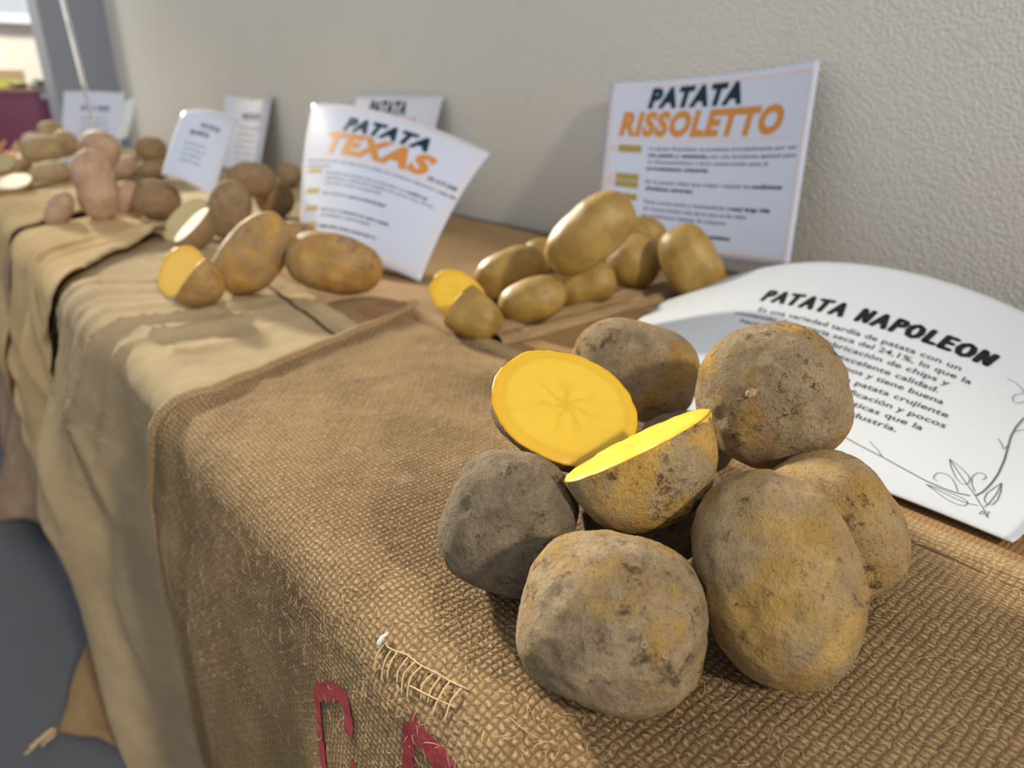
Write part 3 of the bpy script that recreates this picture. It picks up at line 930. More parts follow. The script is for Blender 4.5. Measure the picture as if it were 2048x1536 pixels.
def shape(dirs, rad, seed, power=2.25, lump=.035, taper=0.0, bend=0.0, waist=0.0, eyes=9, grit=0.0, eye_depth=.0012, fit=True):
    """a potato surface over unit directions"""
    r0 = (np.abs(dirs) ** power).sum(1) ** (-1 / power)
    v = dirs * r0[:, None]
    x = v[:, 0:1]
    v = v * np.concatenate([np.ones_like(x), 1 + taper * x - waist * np.exp(-(x / .35) ** 2), 1 + taper * x - waist * np.exp(-(x / .35) ** 2)], 1)
    p = v * np.asarray(rad)
    if bend:
        p[:, 1] += bend * rad[1] * ((x[:, 0]) ** 2 - .4)
    R = float(np.mean(rad))
    amt = lump * R * fbm(dirs, 1.35, seed, 3)
    rg = np.random.default_rng(seed * 7 + 1)
    E = rg.normal(size=(eyes, 3)); E /= np.linalg.norm(E, axis=1)[:, None]
    for e in E:
        d = np.arccos(np.clip(dirs @ e, -1, 1)) * R
        sg = rg.uniform(.0022, .0042)
        amt += -eye_depth * rg.uniform(.5, 1.4) * np.exp(-(d / sg) ** 2) + .45 * eye_depth * np.exp(-((d - 2.1 * sg) / (1.3 * sg)) ** 2)
    if grit:
        g = fbm(p, 520, seed + 5, 3)
        patch = sstep(-.25, .35, fbm(dirs, 2.6, seed + 9, 2))
        amt += grit * g * (.35 + .65 * patch)
    p = p + dirs * amt[:, None]
    if fit:
        lo, hi = p.min(0), p.max(0)
        p = (p - (lo + hi) / 2) * (2 * np.asarray(rad) / (hi - lo))
    return p


def potato(key, mat, label, group, sub=5, cat='potato', **kw):
    c, r, q = WHOLE[key]
    d, f = ico(sub)
    seed = sum(ord(ch) * (i + 3) for i, ch in enumerate(key))
    P = shape(d, np.array(r), seed, **kw)
    me = from_arrays('potato', P, f)
    o = link_mesh('potato', me, M[mat])
    o.location = c
    o.rotation_mode = 'QUATERNION'
    o.rotation_quaternion = q
    return tag(o, label, cat, group)


def half(key, skin, flesh, label, group, nphi=96, nth=40, power=2.3, lump=.03, eyes=5, grit=0.0, tip=0.0, rag=.006):
    """cut half: skin dome below the cut plane and a flesh lid, local z is the cut's normal"""
    c, r, q = HALVES[key]
    seed = sum(ord(ch) * (i + 3) for i, ch in enumerate(key))
    root = tag(empty('halved_potato', c, q), label, 'potato', group)
    th = np.linspace(PI / 2, PI, nth); ph = np.linspace(0, 2 * PI, nphi, endpoint=False)
    T, F_ = np.meshgrid(th, ph, indexing='ij')
    d = np.stack([np.sin(T) * np.cos(F_), np.sin(T) * np.sin(F_), np.cos(T)], -1).reshape(-1, 3)
    P = shape(d, np.array(r), seed, power, lump, eyes=eyes, grit=grit, fit=False)
    P[:, :2] *= (2 * np.array(r[:2]) / (P[:, :2].max(0) - P[:, :2].min(0)))
    P[:, 2] *= r[2] / -P[:, 2].min()
    P = P.reshape(nth, nphi, 3)
    P[0, :, 2] = 0.0
    if tip:
        P[:, :, 0] *= 1 + tip * np.clip(-P[:, :, 0:1][..., 0] / r[0], 0, 1) ** 4 * np.linspace(1, 0, nth)[:, None] ** 6
    rim = P[0].copy()
    rimr = np.hypot(rim[:, 0], rim[:, 1])
    V = P.reshape(-1, 3)
    faces = []
    for i in range(nth - 2):
        for j in range(nphi):
            k = (j + 1) % nphi
            faces.append((i * nphi + j, i * nphi + k, (i + 1) * nphi + k, (i + 1) * nphi + j))
    base = (nth - 2) * nphi
    V = np.concatenate([V[:base + nphi], V[-1:]])
    for j in range(nphi):
        faces.append((base + j, base + (j + 1) % nphi, base + nphi))
    faces = [f[::-1] for f in faces]
    # skin lip folded a little over the cut
    link_mesh('skin', from_arrays('skin', V, faces), M[skin], root)
    ks = np.array([1.0, .992, .97, .92, .8, .65, .5, .35, .2, .08])
    zz = np.array([-.0009, .0001, .0005, .0007, .0008, .0008, .0008, .0008, .0008, .0008])
    rg = np.random.default_rng(seed)
    vs, uv = [], []
    m = np.max(rimr)
    for i, (k, z) in enumerate(zip(ks, zz)):
        ring = rim * k
        wob = 0.00035 * vnoise(ring[:, 0] * 220, ring[:, 1] * 220, seed=seed + 2)
        ring[:, 2] = z + wob * (1 if i else 0)
        vs.append(ring)
        uv.append(np.stack([.5 + .5 * k * np.cos(ph), .5 + .5 * k * np.sin(ph)], -1))
    vs.append(np.array([[0, 0, .0008]])); uv.append(np.array([[.5, .5]]))
    lower = rim * .985; lower[:, 2] = -.003
    nr = len(ks)
    fs = []
    for i in range(nr - 1):
        for j in range(nphi):
            k = (j + 1) % nphi
            fs.append((i * nphi + j, i * nphi + k, (i + 1) * nphi + k, (i + 1) * nphi + j))
    top = nr * nphi
    for j in range(nphi):
        fs.append(((nr - 1) * nphi + j, (nr - 1) * nphi + (j + 1) % nphi, top))
    vs.append(lower); uv.append(uv[0])
    for j in range(nphi):
        k = (j + 1) % nphi
        fs.append((top + 1 + j, top + 1 + k, k, j))
    link_mesh('flesh', from_arrays('flesh', np.concatenate(vs), fs, np.concatenate(uv)), M[flesh], root)
    return root


G1 = 'dusty potatoes piled on the coarse brown sack'
kw = dict(sub=6, lump=.05, grit=.00022, eyes=12)
potato('nap_A', 'nap_skin', 'big round dust-caked potato below the two cut halves, by the sack edge', G1, power=2.3, **kw)
potato('nap_B', 'nap_yellow_skin', 'tall egg-shaped potato with a bare yellow flank beside the round dust-caked one', G1, power=2.2, taper=-.06, **kw)
potato('nap_C', 'nap_grey_skin', 'grey-brown potato shaded underneath the star-patterned yellow cut half', G1, power=2.35, **kw)
potato('nap_D', 'nap_yellow_skin', 'tan potato behind the tall egg-shaped one, against the white lying sheet', G1, power=2.4, **kw)
potato('nap_I', 'nap_grey_skin', 'potato at the core of the dusty pile, mostly hidden under the tilted half', G1, power=2.2, **kw)
potato('nap_J', 'nap_grey_skin', 'small potato peeping out behind the cut halves, under the smooth tan one', G1, power=2.2, **kw)
potato('nap_E', 'nap_skin', 'large round potato with a pale eye, perched on top before the white sheet', G1, power=2.35, **kw)
potato('nap_F', 'nap_skin', 'smooth tan potato behind the star-patterned yellow cut half', G1, power=2.5, **dict(kw, lump=.02))
half('nap_G', 'nap_skin', 'yellow_flesh', 'potato half with its wet yellow star-patterned cut face upturned', G1, 160, 70, 2.2, .03, grit=.0002)
half('nap_H', 'nap_half_skin', 'yellow_flesh', 'potato half lying cut side up, thin yellow rim over patchy dusty skin', G1, 160, 80, 2.25, .035, grit=.00018, tip=.06)



def on_surface(o, d):
    """point and outward direction of a potato where local direction d leaves it"""
    v = np.array([x.co[:] for x in o.data.vertices])
    d = np.array(d) / np.linalg.norm(d)
    k = int(np.argmax((v / np.linalg.norm(v, axis=1)[:, None]) @ d))
    return Vector(v[k]), Vector(o.data.vertices[k].normal)


def blemish(o, d, rad, ring):
    p, n = on_surface(o, d)
    t1 = n.orthogonal().normalized(); t2 = n.cross(t1)
    if ring:
        path = [p + n * .0002 + t1 * (rad * math.cos(a)) + t2 * (rad * .8 * math.sin(a)) for a in np.linspace(0, 1.9 * PI, 14)]
        return tube('blemish_ring', path, rad * .28, M['scar'], o, 6)
    dd, f = ico(3)
    v = shape(dd, np.array((rad, rad * .75, rad * .45)), 17, lump=.5, fit=False, eyes=0)
    w = [p + t1 * float(x[0]) + t2 * float(x[1]) + n * float(x[2]) for x in v]
    return link_mesh('eye', from_arrays('eye', w, f), M['scar'], o)


M['scar'] = plain('pale_scar', (0.38, 0.28, 0.16), 0.9, 0.1, 0.3, 300)
PILE = {o['label'][:14]: o for o in COL.objects if o.get('group') == G1 and o.type == 'MESH'}
blemish(PILE['large round po'], (-0.0072, 0.0053, 0.0361), .0032, False)
blemish(PILE['big round dust'], (0.0126, -0.0058, 0.0327), .0011, True)
blemish(PILE['big round dust'], (0.0211, -0.0072, 0.0286), .0012, True)

G2 = 'smooth golden potatoes before the orange-titled sheet at the wall'
kw = dict(sub=5, lump=.025, eyes=8, eye_depth=.0007)
potato('ris_1', 'ris_skin', 'longest golden potato lying slanted on top of the golden heap', G2, power=2.5, taper=.04, **kw)
potato('ris_2', 'ris_skin', 'golden potato behind the yellow cut halves, under the slanted long one', G2, power=2.5, **kw)
potato('ris_3', 'ris_skin', 'slim golden potato touching the skin side of the golden cut half', G2, power=2.3, **kw)
potato('ris_4', 'ris_skin', 'narrow golden finger potato with a waist, under the slanted long one', G2, power=2.6, waist=.10, **kw)
potato('ris_5', 'ris_skin', 'round golden potato between the slanted long one and the upright one', G2, power=2.2, **kw)
potato('ris_6', 'ris_skin', 'small golden potato topmost against the white sheet, behind the round one', G2, power=2.3, **kw)
potato('ris_7', 'ris_skin', 'upright oval golden potato at the corner of the lying white sheet', G2, power=2.5, **kw)
potato('ris_8', 'ris_skin', 'shadowed golden potato at the rear of the golden heap by the brown cloth', G2, power=2.2, **kw)
half('ris_h1', 'ris_skin', 'yellow_flesh', 'golden potato half showing its bright yellow cut face', G2, 80, 30)
half('ris_h2', 'ris_skin', 'yellow_flesh', 'golden potato half showing its smooth skin, leaning on the bright yellow cut face', G2, 80, 34, 2.8, eyes=3)

G3 = 'russet potatoes before the curled sheet'
kw = dict(sub=5, lump=.05, eyes=9, eye_depth=.001)
potato('tex_1', 'tex_skin', 'tall russet potato leaning between the golden cut half and the oval russet one', G3, power=2.4, taper=-.05, **kw)
potato('tex_2', 'tex_skin', 'oval russet potato with a grey patch, lying before the curled sheet', G3, power=2.35, taper=-.06, **kw)
potato('tex_3', 'tex_skin', 'russet potato mostly hidden behind the tall and the oval russet ones', G3, power=2.2, **kw)
half('tex_h1', 'tex_skin', 'golden_flesh', 'russet potato half with its broad golden cut face', G3, 80, 30)
half('tex_h2', 'tex_skin', 'golden_flesh', 'russet potato half standing with skin outward against the golden cut face', G3, 80, 34, eyes=4)

G4 = 'earthy brown potatoes beside the glossy bent sheet'
kw = dict(sub=4, lump=.04, eyes=8)
potato('agr_1', 'agr_skin', 'upright earthy brown potato directly behind the pale cut halves', G4, power=2.3, **kw)
potato('agr_2', 'agr_skin', 'earthy brown potato on top of its heap before the leaning grey-printed sheet', G4, power=2.4, **kw)
potato('agr_3', 'agr_skin', 'earthy brown potato touching the left edge of the curled sheet'.replace('left ', 'outer '), G4, power=2.3, **kw)
potato('agr_4', 'agr_skin', 'dim earthy potato by the wall, peeking out behind the curled sheet', G4, **kw)
half('agr_h1', 'agr_skin', 'pale_flesh', 'earthy potato half with its pale cream cut face upright', G4, 64, 24)
half('agr_h2', 'agr_skin', 'pale_flesh', 'earthy potato half with a thin pale rim leaning on the cream cut face', G4, 64, 26)

G5 = 'pinkish potatoes on the pale sacks'
kw = dict(sub=5, lump=.045, eyes=9, eye_depth=.0016)
potato('pnk_1', 'pnk_skin', 'long upright pinkish potato with a waist, tallest of its heap', G5, power=2.4, waist=.10, taper=.05, **kw)
potato('pnk_2', 'pnk_skin', 'round pinkish potato on top, behind the long upright one', G5, power=2.2, **kw)
potato('pnk_9', 'pnk_skin', 'pinkish potato hidden behind the long upright one, propping the round top one', G5, power=2.2, **kw)
potato('pnk_3', 'pnk_skin', 'smallest pinkish potato, lowest at the table edge beside the long upright one', G5, power=2.2, **kw)
potato('pnk_4', 'pnk_skin', 'pinkish potato wedged between the long upright one and a fat brown one', G5, power=2.2, **kw)
potato('pnk_5', 'agr_skin', 'fat brown potato under the glossy bent sheet, at the lifted sack corner', G5, power=2.3, **kw)
potato('pnk_6', 'pnk_skin', 'pinkish potato behind the round top one, low in the rear row', G5, power=2.2, **kw)
potato('pnk_7', 'agr_skin', 'brown potato topmost in the rear row below the slate grey pillar', G5, power=2.2, **kw)
potato('pnk_8', 'agr_skin', 'brown potato in the rear row, beneath the topmost brown one', G5, power=2.2, **kw)

G6 = 'tan potatoes heaped farthest along the table'
kw = dict(sub=4, lump=.045, eyes=8, eye_depth=.0016)
potato('far_1', 'far_skin', 'broad tan potato in the middle of the farthest heap', G6, power=2.4, **kw)
potato('far_2', 'far_skin', 'tan potato crowning the farthest heap before the maroon counter', G6, **kw)
potato('far_3', 'far_skin', 'yellowish tan potato at the heap side facing the clear plastic strip', G6, **kw)
potato('far_4', 'far_skin', 'tan potato at the foot of the farthest heap, next to the pale slice', G6, **kw)
potato('far_5', 'far_skin', 'tan potato half hidden between the two pale cut pieces', G6, **kw)
potato('far_6', 'far_skin', 'pale tan potato behind the broad one in the farthest heap', G6, **kw)
half('far_h1', 'far_skin', 'pale_flesh', 'pale cut potato piece lying flat on the farthest sandy sack', G6, 64, 20)
half('far_h2', 'far_skin', 'pale_flesh', 'pale cut potato piece beside the pink sprouts', G6, 64, 20)

# pink sprouts beside the farthest heap
sp = tag(empty('sprouting_tuber', (-2.98, 0.262, 0.045)), 'knobbly tuber with pink and tan sprouts beside the farthest heap', 'tuber')
d, f = ico(3)
link_mesh('tuber', from_arrays('tuber', shape(d, np.array((.034, .028, .024)), 99, lump=.12), f), M['sprout'], sp)
rnd = random.Random(4)
for k in range(9):
    a = rnd.uniform(0, 2 * PI)
    p = [Vector((.018 * math.cos(a), .016 * math.sin(a), .012))]
    for i in range(5):
        p.append(p[-1] + Vector((.010 * math.cos(a + i * .3), .008 * math.sin(a + i * .5), .006 + rnd.uniform(0, .010))))
    tube('sprout', p, [.006, .005, .0045, .004, .0035, .002], M['sprout' if k % 2 else 'sprout_tan'], sp, 7)


# ------------------------------------------------------------------ printed sheets
class Sheet:
    def __init__(self, S, w=.42, h=.297):
        self.S, self.w, self.h, self.tilt = S, w, h, 0.0

    def P(self, u, v, off=0.0):
        u = np.asarray(u, float); v = np.asarray(v, float)
        e = 2e-3
        p = self.S(u, v)
        du = self.S(u + e, v) - self.S(u - e, v); dv = self.S(u, v + e) - self.S(u, v - e)
        n = np.cross(du, dv)
        n /= np.linalg.norm(n, axis=-1, keepdims=True)
        return p + n * np.asarray(off)[..., None] if np.ndim(off) else p + n * off

    def paper(self, name, mat, parent, nu=36, nv=26, thick=.0006, corner=.0):
        U, V = np.meshgrid(np.linspace(0, 1, nu + 1), np.linspace(0, 1, nv + 1))
        uv = np.stack([U, V], -1).reshape(-1, 2)
        if corner:
            # soft rounded corners
            x = (U - .5) * 2; y = (V - .5) * 2
            k = np.maximum(0, np.abs(x) - (1 - corner)) / corner; l = np.maximum(0, np.abs(y) - (1 - corner * 1.41)) / (corner * 1.41)
            rr = np.hypot(k, l); sc = np.where((k > 0) & (l > 0), np.maximum(k, l) / np.maximum(rr, 1e-9), 1)
            x = np.sign(x) * np.where(k > 0, (1 - corner) + k * sc * corner, np.abs(x))
            y = np.sign(y) * np.where(l > 0, (1 - corner * 1.41) + l * sc * corner * 1.41, np.abs(y))
            U = x / 2 + .5; V = y / 2 + .5
        P = self.P(U, V).reshape(-1, 3)
        i = np.arange(nu)[None, :] + (nu + 1) * np.arange(nv)[:, None]
        F = np.stack([i, i + 1, i + nu + 2, i + nu + 1], -1).reshape(-1, 4).tolist()
        o = link_mesh(name, from_arrays(name, P, F, uv), mat, parent)
        md = o.modifiers.new('thickness', 'SOLIDIFY'); md.thickness = thick; md.offset = -1
        return o

    def ribbon(self, name, lines, w, mat, parent, off=.0002, taper=False):
        """strokes given in (u, v); w in metres, or one width per line"""
        vs, fs, b = [], [], 0
        for li, pts in enumerate(lines):
            ww = w[li] if hasattr(w, '__len__') else w
            pts = np.array(pts, float) * np.array([self.w, self.h])
            seg = np.r_[0, np.cumsum(np.hypot(*np.diff(pts, axis=0).T))]
            m = max(3, int(seg[-1] / .004) + 2)
            q = np.linspace(0, seg[-1], m)
            x = np.interp(q, seg, pts[:, 0]); y = np.interp(q, seg, pts[:, 1])
            tx, ty = np.gradient(x), np.gradient(y)
            l = np.maximum(np.hypot(tx, ty), 1e-9); nx, ny = -ty / l, tx / l
            k = np.linspace(-.5, .5, 3)
            wd = ww * (1 - .75 * np.linspace(0, 1, m)) if taper else np.full(m, ww)
            X = x[:, None] + nx[:, None] * k * wd[:, None]; Y = y[:, None] + ny[:, None] * k * wd[:, None]
            vs.append(self.P(X / self.w, Y / self.h, off).reshape(-1, 3))
            fs += [(b + i * 3 + j + 1, b + i * 3 + j, b + (i + 1) * 3 + j, b + (i + 1) * 3 + j + 1) for i in range(m - 1) for j in range(2)]
            b += m * 3
        return link_mesh(name, from_arrays(name, np.concatenate(vs), fs), mat, parent)

    def rects(self, name, rs, mat, parent, off=.00018):
        lines = [[(u0, (v0 + v1) / 2), (u1, (v0 + v1) / 2)] for u0, v0, u1, v1 in rs]
        return self.ribbon(name, lines, [(r[3] - r[1]) * self.h for r in rs], mat, parent, off)

    def border(self, name, m, w, mat, parent, off=.00018):
        a = m / self.w; b = m / self.h
        return self.ribbon(name, [[(a, b), (1 - a, b)], [(1 - a, b), (1 - a, 1 - b)], [(1 - a, 1 - b), (a, 1 - b)], [(a, 1 - b), (a, b)]], w, mat, parent, off)

    def text(self, name, items, mat, parent, off=.00026):
        """items: (string, u0, u1, v0, v1, bold, shear, align) fitted into the box; u1 None keeps the natural width"""
        vs, fs, b = [], [], 0
        for (s, u0, u1, v0, v1, bold, shear, align) in items:
            if not s:
                continue
            tv, tf = glyphs(s, bold, shear, (v1 - v0) * self.h)
            lo, hi = tv.min(0), tv.max(0)
            sy = (v1 - v0) * self.h / CAP
            sx = sy
            wid = (hi[0] - lo[0])
            if u1 is not None and align == 'fit':
                sx = (u1 - u0) * self.w / wid
            X = (tv[:, 0] - lo[0]) * sx
            if align == 'mid':
                X = X * 1.12 - wid * sx * 1.12 / 2
            X = X / self.w + u0
            Y = v0 + tv[:, 1] * sy / self.h + self.tilt * (u1 - X if u1 is not None else 0)
            vs.append(self.P(X, Y, off)); fs += [tuple(b + i for i in f) for f in tf]
            b += len(tv)
        o = link_mesh(name, from_arrays(name, np.concatenate(vs), fs), mat, parent, smooth=False)
        if name in ('body_text', 'bold_text'):
            o['kind'] = 'stuff'
        return o


CAP = 0.70
_GL = {}


def glyphs(s, bold=0.0, shear=0.0, size=.01, res=3):
    key = (s, bold, shear, round(size, 3))
    if key in _GL:
        return _GL[key]
    cu = bpy.data.curves.new('glyphs', 'FONT')
    cu.body = s
    cu.size = 1
    cu.offset = bold
    cu.shear = shear
    cu.resolution_u = res
    cu.space_character = 1 + bold * 2.3
    cu.fill_mode = 'FRONT'
    o = bpy.data.objects.new('glyphs', cu)
    COL.objects.link(o)
    dg = bpy.context.evaluated_depsgraph_get()
    me = o.evaluated_get(dg).to_mesh()
    bm = bmesh.new()
    bm.from_mesh(me)
    lim = .005 / max(size / CAP, .004)           # split long edges so that big letters follow a curved sheet
    for _ in range(4):
        es = [e for e in bm.edges if e.calc_length() > lim]
        if not es:
            break
        bmesh.ops.subdivide_edges(bm, edges=es, cuts=1)
        bmesh.ops.triangulate(bm, faces=bm.faces[:])
    bm.verts.index_update()
    v = np.array([x.co[:2] for x in bm.verts]); f = [tuple(x.index for x in p.verts) for p in bm.faces]
    bm.free()
    o.evaluated_get(dg).to_mesh_clear()
    COL.objects.unlink(o)
    bpy.data.objects.remove(o)
    bpy.data.curves.remove(cu)
    _GL[key] = (v, f)
    return v, f


def bilinear(P00, P10, P01, P11, bu=0.0, bv=0.0, extra=None):
    P00, P10, P01, P11 = [np.array(p, float) for p in (P00, P10, P01, P11)]
    n = np.cross(P10 - P00 + P11 - P01, P01 - P00 + P11 - P10); n /= np.linalg.norm(n)

    def S(u, v):
        U = np.asarray(u, float)[..., None]; V = np.asarray(v, float)[..., None]
        p = P00 * (1 - U) * (1 - V) + P10 * U * (1 - V) + P01 * (1 - U) * V + P11 * U * V
        h = bu * 4 * U * (1 - U) + bv * 4 * V * (1 - V)
        if extra is not None:
            h = h + extra(U, V)
        return p + n * h
    return S


def wall_line(k, seed, u0, u1, bold_from=None):
    return None


# lying white sheet, arched up towards the wall
def S_nap(u, v):
    u = np.asarray(u, float); v = np.asarray(v, float)
    lift = .082 * np.sin(PI * np.clip(u * .93 + .02, .001, .999)) ** .9 * np.clip(v, 0, 2) ** 1.6
    xl = -.455 - .065 * np.minimum(v / .65, 1.25)
    return np.stack([xl + (-.083 - xl) * u, .440 + .302 * v * (1 - .05 * np.sin(PI * np.clip(u, 0, 1))), .0125 + .0015 * np.sin(u * 9) + lift], -1)


sh = Sheet(S_nap, .40)
sh.tilt = .075
root = tag(empty('information_sheet', (-.29, .45, .012)), 'white matt sheet lying curved behind the dusty pile, with a drawn vine', 'sign')


def rel(o):
    pass


_lm = link_mesh


def link_mesh(name, mesh, mat=None, parent=None, smooth=True):
    o = _lm(name, mesh, mat, parent, smooth)
    if parent is not None and parent.name.startswith('information_sheet'):
        o.location = -Vector(parent.location)          # vertices are in room coordinates
    return o


sh.paper('paper', M['card'], root, 60, 40, .0012, corner=.015)
# hand-lettered title, built letter by letter from round strokes
ST = {
    'P': [[(.12, 0), (.2, 1)], [(.2, 1), (.6, .98), (.74, .80), (.62, .58), (.18, .46)]],
    'A': [[(0, 0), (.42, 1)], [(.42, 1), (.78, 0)], [(.16, .34), (.66, .34)]],
    'T': [[(0, .96), (.8, 1)], [(.42, .98), (.36, 0)]],
    'N': [[(.08, 0), (.14, 1)], [(.14, 1), (.66, .05)], [(.66, .05), (.74, 1)]],
    'O': [[(.42, 1), (.12, .82), (.02, .45), (.16, .08), (.42, 0), (.70, .14), (.80, .52), (.68, .88), (.42, 1)]],
    'L': [[(.16, 1), (.10, .02)], [(.10, .02), (.62, .04)]],
    'E': [[(.14, 1), (.08, .02)], [(.14, .98), (.62, 1)], [(.11, .52), (.54, .54)], [(.08, .02), (.62, .03)]],
}
tx, lines = 0, []
for ch in 'PATATA NAPOLEON':
    if ch == ' ':
        tx += .75
        continue
    for st in ST[ch]:
        lines.append([(tx + x + .12 * y, y) for x, y in st])
    tx += {'L': .98, 'E': 1.02, 'P': 1.06}.get(ch, 1.17)
U0, U1, V0, HH = .312, .805, .697, .060


def place(p):
    return (U0 + p[0] / tx * (U1 - U0), V0 + .034 - .037 * p[0] / tx + p[1] * HH)


cap = []
for ln in lines:
    q = [place(p) for p in ln]
    cap.append(q)
sh.ribbon('title', cap, .0050, M['ink'], root, .00022)
# round ends of the marker strokes
vs, fs = [], []
for q in cap:
    for e in (q if len(q) > 3 else (q[0], q[-1])):
        b = len(vs)
        a = np.linspace(0, 2 * PI, 12, endpoint=False)
        pts = sh.P(e[0] + .0025 * np.cos(a) / sh.w, e[1] + .0025 * np.sin(a) / sh.h, .00023)
        vs += [tuple(p) for p in pts]; fs.append(tuple(range(b, b + 12)))
link_mesh('title_stroke_ends', from_arrays('title_stroke_ends', vs, fs), M['ink'], root, smooth=False)
BODY = ['Es una variedad tardía de patata con un', 'contenido de materia seca del 24,1%, lo que la', 'hace ideal para la fabricación de chips y',
        'destaca por su excelente calidad.', 'Se usa en copos y tiene buena', 'cocción, una patata crujiente',
        'de baja densificación y pocos', 'defectos, características que la', 'hacen ideal para la industria.']
RIGHT = [(.762, .63), (.790, .586), (.762, .545), (.755, .500), (.774, .455), (.795, .405), (.803, .356), (.775, .312), (.742, .268)]
items = []
for (s, (r, v)) in zip(BODY, RIGHT):
    items.append((s, r - len(s) * .0112, r, v - .004, v + .021, .008, 0, 'fit'))
sh.text('body_text', items, M['ink'], root, .00022)
VINE_MAIN =  [[(0.6637, 0.1756), (0.6985, 0.1594), (0.731, 0.1471), (0.7539, 0.1389), (0.795, 0.1212), (0.8378, 0.1037), (0.8721, 0.0988), (0.8906, 0.1011), (0.907, 0.1102)], [(0.9133, 0.119), (0.9174, 0.1473), (0.9179, 0.1936), (0.9154, 0.2475), (0.9084, 0.3132), (0.9, 0.3718), (0.8923, 0.4261), (0.8891, 0.4756), (0.8893, 0.5312)]]
VINE_FINE =  [[(0.8431, 0.2302), (0.8542, 0.1984), (0.8708, 0.1629), (0.8857, 0.143), (0.892, 0.155), (0.89, 0.1773), (0.8795, 0.1972), (0.8621, 0.2143), (0.8431, 0.2302)], [(0.8431, 0.2302), (0.8665, 0.1915), (0.8859, 0.1603), (0.9094, 0.1247), (0.9268, 0.0934), (0.9383, 0.0747)], [(0.8438, 0.0884), (0.8607, 0.093), (0.8807, 0.091), (0.9001, 0.0893), (0.9117, 0.0832), (0.9145, 0.0648), (0.9034, 0.0545), (0.8829, 0.06), (0.8618, 0.0774), (0.8438, 0.0884)], [(0.8438, 0.0884), (0.8701, 0.0826), (0.8944, 0.0758), (0.913, 0.076), (0.9263, 0.0838)], [(0.9287, 0.2117), (0.9255, 0.1817), (0.9228, 0.1439), (0.9265, 0.1154), (0.9338, 0.1014), (0.9405, 0.1045), (0.9412, 0.1369), (0.9363, 0.1748), (0.9287, 0.2117)], [(0.9287, 0.2117), (0.9339, 0.16), (0.9356, 0.1118), (0.9343, 0.0877)], [(0.8542, 0.1187), (0.8458, 0.1251), (0.8423, 0.1471), (0.85, 0.1613), (0.8637, 0.1593), (0.8787, 0.1336), (0.8889, 0.1077)], [(0.9043, 0.1948), (0.9068, 0.2097), (0.9003, 0.2235), (0.8915, 0.2182), (0.8888, 0.1916), (0.8969, 0.1582), (0.9083, 0.1346)], [(0.9383, 0.0747), (0.9359, 0.0645), (0.9348, 0.0518), (0.9389, 0.0501), (0.9404, 0.0667), (0.9422, 0.0804), (0.9465, 0.0756), (0.9449, 0.0645), (0.9411, 0.0643), (0.947, 0.051), (0.951, 0.0493), (0.9466, 0.0615), (0.9404, 0.0667)], [(0.7544, 0.1395), (0.7418, 0.1607), (0.728, 0.1753), (0.7169, 0.1871)], [(0.898, 0.3806), (0.8967, 0.3549), (0.8889, 0.379), (0.8789, 0.3942)], [(0.8906, 0.4476), (0.8949, 0.464), (0.9008, 0.4785)], [(0.8312, 0.6748), (0.8464, 0.6714), (0.8604, 0.657), (0.8662, 0.6357), (0.8578, 0.6258), (0.8555, 0.6001), (0.862, 0.5796), (0.8702, 0.584), (0.8736, 0.6044)]]
sh.ribbon('vine', VINE_MAIN, .0011, M['thin_ink'], root, .0002)
sh.ribbon('vine_sprays', VINE_FINE, .00055, M['thin_ink'], root, .0002)


def info_sheet(S, loc, label, title, name, name_mat, tags, body, group, matp='paper', head=None, extra=None):
    sh = Sheet(S)
    root = tag(empty('information_sheet', loc), label, 'sign', group)
    sh.paper('paper', M[matp], root)
    sh.border('printed_border', .011, .0022, M['peach_ink'], root)
    if title: sh.text('title', title, M['teal_ink'], root)
    if name: sh.text('variety_name', name, M[name_mat], root)
    if tags:
        for tg in tags:
            sh.rects('heading_tag', [tg], M['gold_ink'], root)
            sh.rects('bullet', [(tg[0] - .035, tg[1] + .003, tg[0] - .018, tg[3] - .003)], M['rose_ink'], root)
    sh.rects('rule', [(.06, head - .003, .95, head + .003)] if head else [(.1, .62, .9, .625)], M['peach_ink'], root)
    sh.text('body_text', [b for b in body if not b[5] > .02], M['grey_ink'], root)
    bb = [b for b in body if b[5] > .02]
    if bb: sh.text('bold_text', bb, M['ink'], root)
    return root, sh


def body(lines, u0, v0, dv, h, cw=.0152):
    out = []
    for i, s in enumerate(lines):
        if not s: continue
        v = v0 - i * dv
        x = u0
        for part in s.split('|'):
            bold = part.startswith('*')
            p = part.lstrip('*')
            w = len(p) * cw
            if p.strip():
                out.append((p.strip(), x, x + w - cw * .4, v, v + h, .045 if bold else .018, 0, 'fit'))
            x += w
    return out


GS = 'laminated sheets naming the potato varieties'
S_ris = bilinear((-.803, .833, .036), (-.475, .85, .045), (-.900, .952, .272), (-.527, .945, .294), -.012, .0)
info_sheet(S_ris, (-.64, .84, .045), 'laminated sheet with the orange word RISSOLETTO leaning on the plaster wall',
           [('PATATA', .215, .685, .835, .945, .065, .25, 'fit')], [('RISSOLETTO', .07, .885, .665, .80, .06, .22, 'fit')], 'orange_ink',
           [(.075, .555, .205, .60), (.075, .385, .205, .425), (.075, .34, .205, .38), (.075, .265, .205, .305)],
           body(['La patata Rissoletto se presenta principalmente por ser', '*una patata y resistente,| con una excelente aptitud para', 'su almacenamiento y larga conservación para el',
                 '*procesamiento industrial.', '', 'Es la patata ideal que mejor resiste las |*condiciones', '*climáticas adversas.', '',
                 'Sigue conservando y manteniendo la |*muy larga vida', 'de conservación más larga que se ha visto', 'en condiciones óptimas de consumo.', '',
                 'Su uso principal es el |*procesamiento', '*industrial.'], .245, .575, .0395, .021, .0131), GS, head=.635)
